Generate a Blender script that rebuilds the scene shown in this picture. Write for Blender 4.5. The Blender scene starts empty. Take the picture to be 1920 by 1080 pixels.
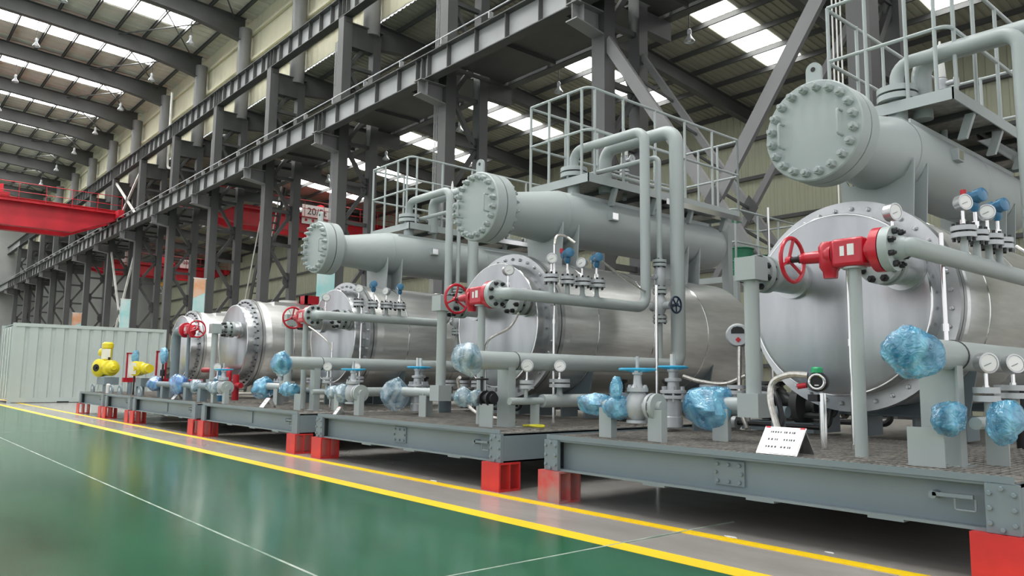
import bpy, bmesh, math, random
from mathutils import Vector, Matrix, noise
random.seed(7)
SC = bpy.context.scene
COL = SC.collection

# ------------------------------------------------------------------ camera
cam_d = bpy.data.cameras.new('camera')
cam_d.sensor_width = 36.0
cam_d.lens = 27.185
cam_d.clip_end = 600
cam = bpy.data.objects.new('camera', cam_d)
COL.objects.link(cam)
_R = ((0.6510, -0.0797, -0.7549), (0.7589, 0.0846, 0.6455), (0.0124, -0.9932, 0.1156))
_r = Vector((_R[0][0], _R[1][0], _R[2][0])).normalized()
_f = Vector((_R[0][2], _R[1][2], _R[2][2])).normalized()
_u = _r.cross(_f).normalized()
_M = Matrix.Identity(4)
for i in range(3):
    _M[i][0] = _r[i]; _M[i][1] = _u[i]; _M[i][2] = -_f[i]
_M[2][3] = 1.0
cam.matrix_world = _M
SC.camera = cam

# ------------------------------------------------------------------ world, exposure
wd = bpy.data.worlds.new('overcast_daylight')
SC.world = wd
wd.use_nodes = True
wd.node_tree.nodes['Background'].inputs[0].default_value = (0.97, 0.985, 1.0, 1)
wd.node_tree.nodes['Background'].inputs[1].default_value = 0.85
SC.view_settings.view_transform = 'Standard'
SC.view_settings.look = 'None'
SC.view_settings.exposure = 0.45
SC.view_settings.gamma = 1.0
SC.view_settings.use_curve_mapping = False
SKYLIGHT = 15.0
SC.cycles.max_bounces = 6
SC.cycles.diffuse_bounces = 3
SC.cycles.glossy_bounces = 3
SC.cycles.transparent_max_bounces = 8
SC.cycles.caustics_reflective = False
SC.cycles.caustics_refractive = False

# ------------------------------------------------------------------ materials
MATS = {}
def nodes_of(m):
    return m.node_tree.nodes, m.node_tree.links
def mat(name, col, rough=0.5, metal=0.0, var=0.12, scale=3.0, bump=0.0, stretch=(1, 1, 1), col2=None, coat=0.0, emit=0.0, alpha=1.0, trans=0.0, detail=3.0, spec=None):
    m = bpy.data.materials.new(name)
    m.use_nodes = True
    n, l = nodes_of(m)
    b = n['Principled BSDF']
    b.inputs['Roughness'].default_value = rough
    b.inputs['Metallic'].default_value = metal
    if coat: b.inputs['Coat Weight'].default_value = coat; b.inputs['Coat Roughness'].default_value = 0.08
    if spec is not None: b.inputs['Specular IOR Level'].default_value = spec
    tc = n.new('ShaderNodeTexCoord'); mp = n.new('ShaderNodeMapping'); mp.inputs['Scale'].default_value = stretch
    ns = n.new('ShaderNodeTexNoise'); ns.inputs['Scale'].default_value = scale; ns.inputs['Detail'].default_value = detail
    l.new(tc.outputs['Object'], mp.inputs['Vector']); l.new(mp.outputs[0], ns.inputs['Vector'])
    cr = n.new('ShaderNodeValToRGB')
    c2 = col2 or tuple(min(1, c * (1 + var)) for c in col)
    c1 = col if col2 else tuple(c * (1 - var) for c in col)
    cr.color_ramp.elements[0].position = 0.3; cr.color_ramp.elements[1].position = 0.7
    cr.color_ramp.elements[0].color = (*c1, 1); cr.color_ramp.elements[1].color = (*c2, 1)
    l.new(ns.outputs['Fac'], cr.inputs['Fac']); l.new(cr.outputs['Color'], b.inputs['Base Color'])
    if bump:
        bp = n.new('ShaderNodeBump'); bp.inputs['Strength'].default_value = bump; bp.inputs['Distance'].default_value = 0.02
        l.new(ns.outputs['Fac'], bp.inputs['Height']); l.new(bp.outputs[0], b.inputs['Normal'])
    if emit:
        b.inputs['Emission Color'].default_value = (*col, 1); b.inputs['Emission Strength'].default_value = emit
    if alpha < 1: b.inputs['Alpha'].default_value = alpha
    if trans: b.inputs['Transmission Weight'].default_value = trans
    MATS[name] = m
    return m
mat('grey_paint', (0.415, 0.46, 0.455), 0.38, var=0.05, scale=1.5)
mat('skid_paint', (0.205, 0.258, 0.285), 0.45, var=0.06, scale=1.2)
mat('steel_paint', (0.068, 0.070, 0.069), 0.55, var=0.15, scale=1.0)
mat('chord_paint', (0.078, 0.080, 0.080), 0.5, var=0.12, scale=0.8)
mat('brace_paint', (0.20, 0.20, 0.202), 0.5, var=0.1, scale=0.8)
mat('lit_web_grey', (0.34, 0.345, 0.35), 0.5, var=0.1, scale=0.8)  # paler than steel_paint: aisle light on the girder webs is in the colour
mat('red_paint', (0.55, 0.008, 0.028), 0.32, var=0.12, scale=4, coat=0.3)
mat('block_red', (0.62, 0.030, 0.030), 0.45, var=0.12, scale=5)
mat('block_worn', (0.62, 0.035, 0.032), 0.5, scale=4.5, col2=(0.36, 0.27, 0.27))
mat('crane_red', (0.45, 0.010, 0.022), 0.45, var=0.2, scale=1.0)
mat('stainless', (0.80, 0.80, 0.79), 0.34, 0.88, var=0.08, scale=2.0, bump=0.16, stretch=(9, 1.2, 9), detail=6)
mat('stainless_flange', (0.54, 0.55, 0.56), 0.30, 0.85, var=0.12, scale=6)
mat('cover_steel', (0.43, 0.44, 0.455), 0.27, 0.85, var=0.14, scale=2.6, bump=0.10, stretch=(1.6, 1, 0.35), detail=6)
mat('chrome', (0.80, 0.80, 0.80), 0.14, 1.0, var=0.05)
mat('hose_steel', (0.62, 0.60, 0.56), 0.3, 0.9, var=0.2, scale=40)
mat('gasket', (0.025, 0.027, 0.027), 0.7)
mat('black_steel', (0.03, 0.03, 0.033), 0.4, 0.4, var=0.3)
mat('valve_silver', (0.50, 0.52, 0.54), 0.38, 0.25, var=0.08, scale=8)
mat('wheel_blue', (0.03, 0.40, 0.68), 0.35, var=0.1)
mat('wheel_navy', (0.012, 0.025, 0.06), 0.35)
mat('transmitter_blue', (0.03, 0.16, 0.30), 0.3, var=0.2, coat=0.4)
mat('dial_white', (0.85, 0.85, 0.83), 0.4, var=0.02)
mat('label_white', (0.86, 0.86, 0.84), 0.5, var=0.02)
mat('ink', (0.06, 0.06, 0.07), 0.6)
mat('red_print', (0.60, 0.02, 0.04), 0.5)
mat('yellow_paint', (0.80, 0.66, 0.02), 0.35, var=0.08, coat=0.3)
mat('cable_yellow', (0.62, 0.58, 0.03), 0.5)
mat('cap_green', (0.02, 0.42, 0.16), 0.35)
mat('drum_green', (0.01, 0.17, 0.08), 0.4)
mat('wall_cream', (0.66, 0.63, 0.47), 0.6, var=0.05, scale=0.3)
mat('wall_end_grey', (0.30, 0.31, 0.30), 0.7, var=0.2, scale=0.25)
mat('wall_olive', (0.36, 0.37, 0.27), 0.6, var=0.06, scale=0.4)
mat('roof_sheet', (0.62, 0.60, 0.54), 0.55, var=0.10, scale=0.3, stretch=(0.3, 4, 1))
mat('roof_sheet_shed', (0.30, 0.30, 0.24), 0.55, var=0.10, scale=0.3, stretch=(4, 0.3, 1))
mat('container_paint', (0.45, 0.51, 0.49), 0.5, var=0.04, scale=1)
mat('tube_white', (0.75, 0.75, 0.72), 0.4)
mat('deck', (0.36, 0.34, 0.31), 0.45, 0.35, var=0.3, scale=12)
mat('skylight', (1.0, 1.0, 0.98), 0.5, emit=SKYLIGHT, var=0.0)
mat('skylight_dim', (1.0, 1.0, 0.97), 0.5, emit=7.0, var=0.0)
mat('hook_yellow', (0.60, 0.36, 0.05), 0.5, var=0.5, scale=6)
mat('banner_teal', (0.35, 0.72, 0.72), 0.5, scale=1.3, col2=(0.80, 0.86, 0.84))
mat('banner_orange', (0.78, 0.36, 0.16), 0.5, scale=1.1, col2=(0.85, 0.75, 0.68))

def plastic(name, c_dark, c_light, a0, a1):
    m = bpy.data.materials.new(name); m.use_nodes = True
    n, l = nodes_of(m); b = n['Principled BSDF']
    tc = n.new('ShaderNodeTexCoord'); ns = n.new('ShaderNodeTexNoise'); ns.inputs['Scale'].default_value = 4.5; ns.inputs['Detail'].default_value = 3
    ns.inputs['Distortion'].default_value = 1.2
    cr = n.new('ShaderNodeValToRGB'); e = cr.color_ramp.elements
    e[0].position = 0.36; e[0].color = (*c_dark, 1); e[1].position = 0.62; e[1].color = (*c_light, 1)
    l.new(tc.outputs['Object'], ns.inputs['Vector']); l.new(ns.outputs['Fac'], cr.inputs['Fac']); l.new(cr.outputs[0], b.inputs['Base Color'])
    mr = n.new('ShaderNodeMapRange'); mr.inputs['From Min'].default_value = 0.34; mr.inputs['From Max'].default_value = 0.6
    mr.inputs['To Min'].default_value = a0; mr.inputs['To Max'].default_value = a1
    l.new(ns.outputs['Fac'], mr.inputs['Value']); l.new(mr.outputs[0], b.inputs['Alpha'])
    b.inputs['Roughness'].default_value = 0.12; b.inputs['Specular IOR Level'].default_value = 1.0; b.inputs['Coat Weight'].default_value = 1.0; b.inputs['Coat Roughness'].default_value = 0.06
    n2 = n.new('ShaderNodeTexNoise'); n2.inputs['Scale'].default_value = 13; n2.inputs['Detail'].default_value = 2; n2.inputs['Distortion'].default_value = 3.5
    l.new(tc.outputs['Object'], n2.inputs['Vector'])
    bp = n.new('ShaderNodeBump'); bp.inputs['Strength'].default_value = 0.55; bp.inputs['Distance'].default_value = 0.022
    l.new(n2.outputs['Fac'], bp.inputs['Height']); l.new(bp.outputs[0], b.inputs['Normal']); l.new(bp.outputs[0], b.inputs['Coat Normal'])
    b.inputs['Coat IOR'].default_value = 1.7
    MATS[name] = m
plastic('blue_film', (0.02, 0.32, 0.60), (0.20, 0.62, 0.86), 0.5, 0.92)
plastic('deep_blue_film', (0.01, 0.15, 0.50), (0.10, 0.40, 0.80), 0.8, 0.96)
plastic('clear_film', (0.20, 0.44, 0.60), (0.60, 0.70, 0.75), 0.35, 0.8)

def floor_mat(name, c1, c2, rough, coat):
    m = bpy.data.materials.new(name); m.use_nodes = True
    n, l = nodes_of(m); b = n['Principled BSDF']
    tc = n.new('ShaderNodeTexCoord'); mp = n.new('ShaderNodeMapping'); mp.inputs['Scale'].default_value = (0.5, 1.3, 1)
    ns = n.new('ShaderNodeTexNoise'); ns.inputs['Scale'].default_value = 0.9; ns.inputs['Detail'].default_value = 7; ns.inputs['Roughness'].default_value = 0.62
    l.new(tc.outputs['Object'], mp.inputs[0]); l.new(mp.outputs[0], ns.inputs['Vector'])
    cr = n.new('ShaderNodeValToRGB'); e = cr.color_ramp.elements
    e[0].position = 0.33; e[0].color = (*c1, 1); e[1].position = 0.68; e[1].color = (*c2, 1)
    l.new(ns.outputs['Fac'], cr.inputs['Fac']); l.new(cr.outputs[0], b.inputs['Base Color'])
    mr = n.new('ShaderNodeMapRange'); mr.inputs['To Min'].default_value = rough * 0.8; mr.inputs['To Max'].default_value = rough * 1.25
    l.new(ns.outputs['Fac'], mr.inputs['Value']); l.new(mr.outputs[0], b.inputs['Roughness'])
    b.inputs['Coat Weight'].default_value = coat; b.inputs['Coat Roughness'].default_value = 0.12
    bp = n.new('ShaderNodeBump'); bp.inputs['Strength'].default_value = 0.012; bp.inputs['Distance'].default_value = 0.02
    l.new(ns.outputs['Fac'], bp.inputs['Height']); l.new(bp.outputs[0], b.inputs['Normal'])
    MATS[name] = m
floor_mat('green_epoxy', (0.009, 0.084, 0.038), (0.022, 0.140, 0.066), 0.17, 0.10)
floor_mat('concrete', (0.30, 0.28, 0.26), (0.42, 0.395, 0.375), 0.22, 0.15)
floor_mat('line_yellow', (0.86, 0.53, 0.004), (0.92, 0.64, 0.006), 0.45, 0.0)
mat('joint_white', (0.10, 0.20, 0.14), 0.5, scale=5.0, col2=(0.50, 0.54, 0.48))

# ------------------------------------------------------------------ mesh builder
WLOC = {}
def V(*a): return Vector(a)
def basis(d):
    d = Vector(d).normalized()
    a = Vector((0, 0, 1)) if abs(d.z) < 0.95 else Vector((1, 0, 0))
    u = d.cross(a).normalized(); v = d.cross(u).normalized()
    return u, v
class MB:
    def __init__(s): s.v = []; s.f = []
    def add(s, vs, fs):
        o = len(s.v); s.v += [Vector(p) for p in vs]; s.f += [tuple(i + o for i in f) for f in fs]; return s
    def box(s, x0, x1, y0, y1, z0, z1):
        vs = [(x, y, z) for x in (x0, x1) for y in (y0, y1) for z in (z0, z1)]
        return s.add(vs, [(0, 1, 3, 2), (4, 6, 7, 5), (0, 4, 5, 1), (2, 3, 7, 6), (0, 2, 6, 4), (1, 5, 7, 3)])
    def cbox(s, c, sx, sy, sz):
        return s.box(c[0]-sx/2, c[0]+sx/2, c[1]-sy/2, c[1]+sy/2, c[2]-sz/2, c[2]+sz/2)
    def bar(s, p0, p1, w, h, up=None):
        p0 = Vector(p0); p1 = Vector(p1); d = (p1-p0).normalized()
        if up is None: u, v = basis(d)
        else:
            v = Vector(up); u = d.cross(v).normalized(); v = u.cross(d).normalized()
        q = [(-1, -1), (1, -1), (1, 1), (-1, 1)]
        vs = [p + u*(a*w/2) + v*(b*h/2) for p in (p0, p1) for a, b in q]
        return s.add(vs, [(3, 2, 1, 0), (4, 5, 6, 7)] + [(i, (i+1) % 4, (i+1) % 4+4, i+4) for i in range(4)])
    def lathe(s, org, axis, prof, n=24, cap=True):
        org = Vector(org); d = Vector(axis).normalized(); u, v = basis(d)
        vs = []; fs = []
        for t, r in prof:
            for i in range(n):
                a = 2*math.pi*i/n
                vs.append(org + d*t + (u*math.cos(a)+v*math.sin(a))*r)
        for k in range(len(prof)-1):
            for i in range(n):
                j = (i+1) % n
                fs.append((k*n+i, (k+1)*n+i, (k+1)*n+j, k*n+j))
        if cap:
            fs.append(tuple(range(n))); fs.append(tuple(reversed(range((len(prof)-1)*n, len(prof)*n))))
        return s.add(vs, fs)
    def cyl(s, p0, p1, r, n=14, r1=None):
        d = Vector(p1)-Vector(p0)
        return s.lathe(p0, d, [(0, r), (d.length, r if r1 is None else r1)], n)
    def ring(s, c, axis, ro, ri, t, n=32):
        c = Vector(c)
        s.lathe(c, axis, [(0, ri), (0, ro), (t, ro), (t, ri), (0, ri)], n, cap=False); return s
    def hexb(s, p, axis, r, h, stud=0.0):
        s.lathe(p, axis, [(0, r), (h*0.85, r), (h, r*0.82)], 6)
        if stud: s.lathe(Vector(p)+Vector(axis).normalized()*h*0.9, axis, [(0, r*0.55), (stud, r*0.5)], 8)
        return s
    def torus(s, c, axis, R, r, n=28, m=8, a0=0, a1=None):
        c = Vector(c); d = Vector(axis).normalized(); u, v = basis(d); vs = []; fs = []
        for i in range(n):
            a = 2*math.pi*i/n; e = u*math.cos(a)+v*math.sin(a)
            for k in range(m):
                b = 2*math.pi*k/m
                vs.append(c + e*(R + r*math.cos(b)) + d*(r*math.sin(b)))
        for i in range(n):
            for k in range(m):
                fs.append((i*m+k, i*m+(k+1) % m, ((i+1) % n)*m+(k+1) % m, ((i+1) % n)*m+k))
        return s.add(vs, fs)
    def path(s, pts, r, fil=0.0, n=12, seg=6):
        pts = [Vector(p) for p in pts]; c = [pts[0]]
        for i in range(1, len(pts)-1):
            p = pts[i]; a = (pts[i-1]-p); b = (pts[i+1]-p); ang = a.angle(b)
            if fil <= 0 or ang > 3.1: c.append(p); continue
            t = min(fil/math.tan(ang/2), a.length*0.49 if i > 1 else a.length*0.98, b.length*0.49 if i < len(pts)-2 else b.length*0.98); R = t*math.tan(ang/2)
            a.normalize(); b.normalize(); cen = p + (a+b).normalized()*(R/math.sin(ang/2))
            s0 = p+a*t-cen; s1 = p+b*t-cen
            for k in range(seg+1):
                q = k/seg; om = s0.angle(s1)
                w = (s0*math.sin((1-q)*om)+s1*math.sin(q*om))/math.sin(om) if om > 1e-4 else s0
                c.append(cen+w)
        c.append(pts[-1])
        c = [c[0]] + [q for p, q in zip(c, c[1:]) if (q-p).length > 1e-5]
        return s.sweep(c, r, n)
    def spline(s, pts, r, n=8, seg=8):
        P = [Vector(p) for p in pts]; P = [P[0]*2-P[1]] + P + [P[-1]*2-P[-2]]; c = []
        for i in range(1, len(P)-2):
            for k in range(seg):
                t = k/seg
                c.append(0.5*((2*P[i]) + (P[i+1]-P[i-1])*t + (2*P[i-1]-5*P[i]+4*P[i+1]-P[i+2])*t*t + (3*P[i]-P[i-1]-3*P[i+1]+P[i+2])*t**3))
        c.append(P[-2]); return s.sweep(c, r, n)
    def sweep(s, c, r, n):
        d = (c[1]-c[0]).normalized(); u, v = basis(d); vs = []; fs = []
        for i, p in enumerate(c):
            if i == 0: t = d
            elif i == len(c)-1: t = (c[i]-c[i-1]).normalized()
            else: t = ((c[i]-c[i-1]).normalized()+(c[i+1]-c[i]).normalized()).normalized()
            u = (u - t*u.dot(t)).normalized(); v = t.cross(u)
            for k in range(n):
                a = 2*math.pi*k/n; vs.append(p + (u*math.cos(a)+v*math.sin(a))*r)
        for i in range(len(c)-1):
            for k in range(n):
                j = (k+1) % n; fs.append((i*n+k, i*n+j, (i+1)*n+j, (i+1)*n+k))
        fs.append(tuple(reversed(range(n)))); fs.append(tuple(range((len(c)-1)*n, len(c)*n)))
        return s.add(vs, fs)
    def prism(s, poly, axis, t0, t1):
        # poly: list of 2D points in the plane normal to axis ('x','y','z')
        def mk(p, t): return {'x': (t, p[0], p[1]), 'y': (p[0], t, p[1]), 'z': (p[0], p[1], t)}[axis]
        n = len(poly); vs = [mk(p, t0) for p in poly]+[mk(p, t1) for p in poly]
        return s.add(vs, [tuple(range(n)), tuple(reversed(range(n, 2*n)))] + [(i, i+n, (i+1) % n+n, (i+1) % n) for i in range(n)])
    def lump(s, c, rad, seed=0, amp=0.16, nu=40, nv=24):
        """crumpled film bag: a sphere folded along many random creases"""
        rnd = random.Random(seed*17+3); c = Vector(c); o = Vector((seed*3.1, seed*1.7, seed*0.9)); vs = []; fs = []
        pl = []
        for _ in range(26):
            q = Vector((rnd.gauss(0, 1), rnd.gauss(0, 1), rnd.gauss(0, 1))).normalized(); pl.append((q, rnd.uniform(0.80, 1.02)))
        for j in range(nv+1):
            th = math.pi*j/nv
            for i in range(nu):
                ph = 2*math.pi*i/nu
                d = Vector((math.sin(th)*math.cos(ph), math.sin(th)*math.sin(ph), math.cos(th)))
                k = 1.12
                for q, h in pl:
                    e = d.dot(q)
                    if e > 0.3: k = min(k, h/e)
                k += amp*((0.28-abs(noise.noise(d*3.0+o*2)))*0.8 + (0.25-abs(noise.noise(d*7+o)))*0.5 + noise.noise(d*1.4+o)*0.6)
                vs.append(c + Vector((d.x*rad[0], d.y*rad[1], d.z*rad[2]))*k)
        for j in range(nv):
            for i in range(nu):
                fs.append((j*nu+i, (j+1)*nu+i, (j+1)*nu+(i+1) % nu, j*nu+(i+1) % nu))
        return s.add(vs, fs)
    def mesh(s, name, org, smooth=True):
        me = bpy.data.meshes.new(name)
        me.from_pydata([tuple(p-org) for p in s.v], [], s.f)
        bm = bmesh.new(); bm.from_mesh(me); bmesh.ops.remove_doubles(bm, verts=bm.verts, dist=1e-5)
        bmesh.ops.recalc_face_normals(bm, faces=bm.faces); bm.to_mesh(me); bm.free()
        if smooth:
            me.polygons.foreach_set('use_smooth', [True]*len(me.polygons))
            me.set_sharp_from_angle(angle=math.radians(38))
        return me
    def clusters(s):
        n = len(s.v); par = list(range(n))
        def fd(i):
            while par[i] != i: par[i] = par[par[i]]; i = par[i]
            return i
        for f in s.f:
            r = fd(f[0])
            for i in f[1:]: par[fd(i)] = r
        g = {}
        for i in range(n): g.setdefault(fd(i), []).append(i)
        cl = []
        for ids in g.values():
            P_ = [s.v[i] for i in ids]
            lo = [min(p[k] for p in P_)-0.003 for k in range(3)]; hi = [max(p[k] for p in P_)+0.003 for k in range(3)]
            cl.append([lo, hi, set(ids)])
        ch = True
        while ch and len(cl) > 1 and len(cl) < 60:
            ch = False
            for i in range(len(cl)):
                for j in range(i+1, len(cl)):
                    A, B = cl[i], cl[j]
                    if all(A[0][k] <= B[1][k] and B[0][k] <= A[1][k] for k in range(3)):
                        cl[i] = [[min(A[0][k], B[0][k]) for k in range(3)], [max(A[1][k], B[1][k]) for k in range(3)], A[2] | B[2]]
                        del cl[j]; ch = True; break
                if ch: break
        return cl
    def build(s, name, m, parent=None, label=None, cat=None, group=None, kind=None, org=None):
        if parent is not None and kind is None and len(s.v) < 4000:
            cl = s.clusters()
            if 1 < len(cl) <= 6:
                for _, _, ids in cl:
                    q = MB(); mp = {}
                    for i in sorted(ids): mp[i] = len(q.v); q.v.append(s.v[i])
                    q.f = [tuple(mp[i] for i in f) for f in s.f if f[0] in ids]
                    o = q.build1(name, m, parent, label, cat, group, kind, org)
                return o
            if len(cl) > 6: kind = 'stuff'
        return s.build1(name, m, parent, label, cat, group, kind, org)
    def build1(s, name, m, parent=None, label=None, cat=None, group=None, kind=None, org=None):
        if org is None:
            if parent is None:
                xs = [p.x for p in s.v]; ys = [p.y for p in s.v]; zs = [p.z for p in s.v]
                org = Vector(((min(xs)+max(xs))/2, (min(ys)+max(ys))/2, min(zs)))
            else: org = WLOC[parent.name]
        me = s.mesh(name, org)
        me.materials.append(MATS[m])
        o = bpy.data.objects.new(name, me); COL.objects.link(o)
        if parent is None: o.location = org
        else: o.parent = parent; o.location = org - WLOC[parent.name]
        WLOC[o.name] = org.copy()
        tag(o, label, cat, group, kind)
        return o
def tag(o, label=None, cat=None, group=None, kind=None):
    if label: o['label'] = label
    if cat: o['category'] = cat
    if group: o['group'] = group
    if kind: o['kind'] = kind
    return o
def thing(name, loc, label, cat, group=None, kind=None):
    o = bpy.data.objects.new(name, None); COL.objects.link(o); o.empty_display_size = 0.1
    o.location = loc; WLOC[o.name] = Vector(loc)
    return tag(o, label, cat, group, kind)
def inst(name, me, loc, parent, rot=None):
    o = bpy.data.objects.new(name, me); COL.objects.link(o); o.parent = parent
    o.location = Vector(loc)-WLOC[parent.name]
    if rot is not None: o.rotation_euler = rot
    WLOC[o.name] = Vector(loc)
    return o
def shared(name, mb, m):
    me = mb.mesh(name, Vector((0, 0, 0))); me.materials.append(MATS[m]); return me
def ordinal(i): return ['first', 'second', 'third', 'fourth', 'fifth', 'sixth', 'seventh', 'eighth', 'ninth', 'tenth', 'eleventh', 'twelfth', 'thirteenth', 'fourteenth', 'fifteenth', 'sixteenth', 'seventeenth', 'eighteenth', 'nineteenth', 'twentieth'][i]

# ================================================================== THE SETTING
XW, XE = -96.0, 8.0          # far and near end of what is modelled of the hall
fl = MB().box(XW, XE+6, -14, 28, -0.2, 0.0).build('floor', 'concrete', kind='structure', label='polished grey concrete workshop floor with green aisle', org=V(0, 0, 0))
MB().box(XW, XE+6, -14, 3.56, 0.0, 0.004).build('green_coating', 'green_epoxy', fl, label='glossy green epoxy aisle coating')
MB().box(XW, XE+6, 3.56, 3.715, 0.0, 0.005).build('yellow_line', 'line_yellow', fl, label='wide yellow aisle line')
MB().box(XW, XE+6, 4.28, 4.385, 0.0, 0.004).build('yellow_line', 'line_yellow', fl, label='narrow yellow line beside the skids')
MB().box(-30, XE, 1.866, 1.882, 0.004, 0.0055).build('floor_joint', 'joint_white', fl)
for x in (-3.265, -15.3, -27.0):
    MB().box(x-0.007, x+0.007, -14, 4.9, 0.0, 0.0058).build('floor_joint', 'joint_white', fl)
for i, (x, y, sx, sy) in enumerate(((-2.97, 4.42, 0.05, 0.03), (-6.3, 4.42, 0.06, 0.03), (-4.9, 4.55, 0.03, 0.02), (-2.35, 4.5, 0.03, 0.02))):
    MB().prism([(x-sx, y), (x-sx*0.2, y-sy*0.5), (x+sx, y-sy*0.2), (x+sx*0.5, y+sy*0.5), (x-sx*0.4, y+sy*0.4)], 'z', 0.0, 0.0035).build('paint_chip', 'label_white', fl)

CX = [-5.45] + [-11.15-6*k+(0.12 if k == 1 else 0) for k in range(0, 14)]   # column positions along the hall
def zl(y): return 18.03+(13.2-y)*0.058        # underside of aisle-bay roof sheets
def zr(y): return 12.95-0.10*(y-20.2)         # underside of equipment-bay roof sheets
# ---- aisle bay roof
ce = thing('ceiling', (0, 13.2, zl(13.2)), 'grey corrugated sheet roof of the aisle bay with skylight strips', None, kind='structure')
def sheet(y0, y1, zf, x0, x1, step, depth, axis_along_y=True, t=0.03):
    b = MB(); n = int((x1-x0)/step)
    xs = []
    for i in range(n):
        x = x0+i*step
        xs += [(x, 0), (x+step*0.62, 0), (x+step*0.70, depth), (x+step*0.92, depth)]
    xs.append((x0+n*step, 0)); m = len(xs)
    vs = [(x, y0, zf(y0)+d) for x, d in xs]+[(x, y1, zf(y1)+d) for x, d in xs]+[(x, y0, zf(y0)+d+t) for x, d in xs]+[(x, y1, zf(y1)+d+t) for x, d in xs]
    fs = []
    for i in range(m-1): fs += [(i, i+1, m+i+1, m+i), (2*m+i, 3*m+i, 3*m+i+1, 2*m+i+1)]
    b.add(vs, fs); return b
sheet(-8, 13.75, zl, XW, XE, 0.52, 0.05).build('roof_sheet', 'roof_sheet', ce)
for j in range(17):
    y = 12.75-1.28*j
    z = zl(y)
    b = MB(); b.box(XW, XE, y-0.035, y+0.035, z-0.20, z-0.19).box(XW, XE, y-0.006, y+0.006, z-0.20, z-0.01)
    b.box(XW, XE, y-0.05, y+0.05, z-0.012, z-0.004).build('purlin', 'steel_paint', ce)
def raft_l(x):
    b = MB(); ys = [13.1, 12.0, 10.5, 6.0, -8]
    dep = [1.15, 0.98, 0.80, 0.72, 0.72]
    top = [(y, zl(y)-0.21) for y in ys]; bot = [(y, zl(y)-0.21-d) for y, d in zip(ys, dep)]
    b.prism(top+bot[::-1], 'x', x-0.008, x+0.008)
    for lst in (top, bot):
        for p, q in zip(lst, lst[1:]):
            b.bar((x, p[0], p[1]), (x, q[0], q[1]), 0.34, 0.025, up=(0, 0, 1))
    return b
for x in CX: raft_l(x).build('rafter', 'steel_paint', ce)
SKY = shared('skylight_panel', MB().prism([(-0.62, -0.60), (0.62, -0.60), (0.62, 0.60), (-0.62, 0.60)], 'z', -0.015, 0.0), 'skylight')
sl = math.atan(0.058)
for i in range(len(CX)+1):
    x = (CX[i-1]-3.0) if i else CX[0]+3.0
    for j in range(1, 13):
        y = 12.75-1.28*(j+0.5)
        if y > 11.3: continue
        inst('skylight_panel', SKY, (x, y, zl(y)-0.004), ce, (-sl, 0, 0))
# roof cross bracing near the eave in aisle bay
for i in range(2, 13):
    xa, xb = CX[i], CX[i+1]
    for (y0, y1) in ((12.6, 9.0), (9.0, 12.6)):
        MB().cyl((xa, y0, zl(y0)-0.36), (xb, y1, zl(y1)-0.36), 0.035, 6).build('roof_brace', 'steel_paint', ce)
# ---- clerestory wall above the column line
def corr(x0, x1, y, z0, z1, step, depth):
    b = MB(); n = int(round((x1-x0)/step)); xs = []
    for i in range(n):
        x = x0+i*step
        xs += [(x, 0), (x+step*0.55, 0), (x+step*0.65, -depth), (x+step*0.9, -depth)]
    xs.append((x1, 0)); m = len(xs)
    vs = [(x, y+d, z0) for x, d in xs]+[(x, y+d, z1) for x, d in xs]+[(x, y+d+0.03, z0) for x, d in xs]+[(x, y+d+0.03, z1) for x, d in xs]
    fs = []
    for i in range(m-1): fs += [(i, i+1, m+i+1, m+i), (2*m+i, 3*m+i, 3*m+i+1, 2*m+i+1)]
    b.add(vs, fs); return b
wc = corr(XW, XE, 13.55, 13.69, 18.15, 0.5, 0.02).build('wall_clerestory', 'wall_cream', kind='structure', label='cream sheet clerestory wall above the crane girder', org=V(0, 13.55, 13.75))
for z in (14.6, 15.9, 17.2):
    MB().box(XW, XE, 13.40, 13.52, z-0.06, z+0.06).build('wall_rail', 'wall_cream', wc)
# ---- equipment bay roof
cs = thing('ceiling', (0, 20, zr(20)), 'dim corrugated sheet roof over the equipment bay behind the columns', None, kind='structure')
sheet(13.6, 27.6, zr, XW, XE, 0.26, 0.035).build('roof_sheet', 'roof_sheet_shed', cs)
for j in range(11):
    y = 14.2+1.32*j; z = zr(y)
    b = MB(); b.box(XW, XE, y-0.035, y+0.035, z-0.20, z-0.19).box(XW, XE, y-0.006, y+0.006, z-0.20, z-0.01)
    b.build('purlin', 'steel_paint', cs)
for x in CX:
    b = MB(); ys = [13.3, 14.8, 20, 27.4]; dep = [0.95, 0.62, 0.55, 0.55]
    top = [(y, zr(y)-0.21) for y in ys]; bot = [(y, zr(y)-0.21-d) for y, d in zip(ys, dep)]
    b.prism(top+bot[::-1], 'x', x-0.008, x+0.008)
    for lst in (top, bot):
        for p, q in zip(lst, lst[1:]): b.bar((x, p[0], p[1]), (x, q[0], q[1]), 0.28, 0.022, up=(0, 0, 1))
    b.build('rafter', 'steel_paint', cs)
SK2 = shared('skylight_panel', MB().prism([(-0.65, -0.62), (0.65, -0.62), (0.65, 0.62), (-0.65, 0.62)], 'z', -0.015, 0.0), 'skylight_dim')
sr = math.atan(0.10)
for i in range(len(CX)+1):
    x = (CX[i-1]-2.85) if i else CX[0]+3.0
    for j in range(4, 8):
        y = 14.2+1.32*(j+0.5)
        inst('skylight_panel', SK2, (x, y, zr(y)-0.004), cs, (-sr, 0, 0))
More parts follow.
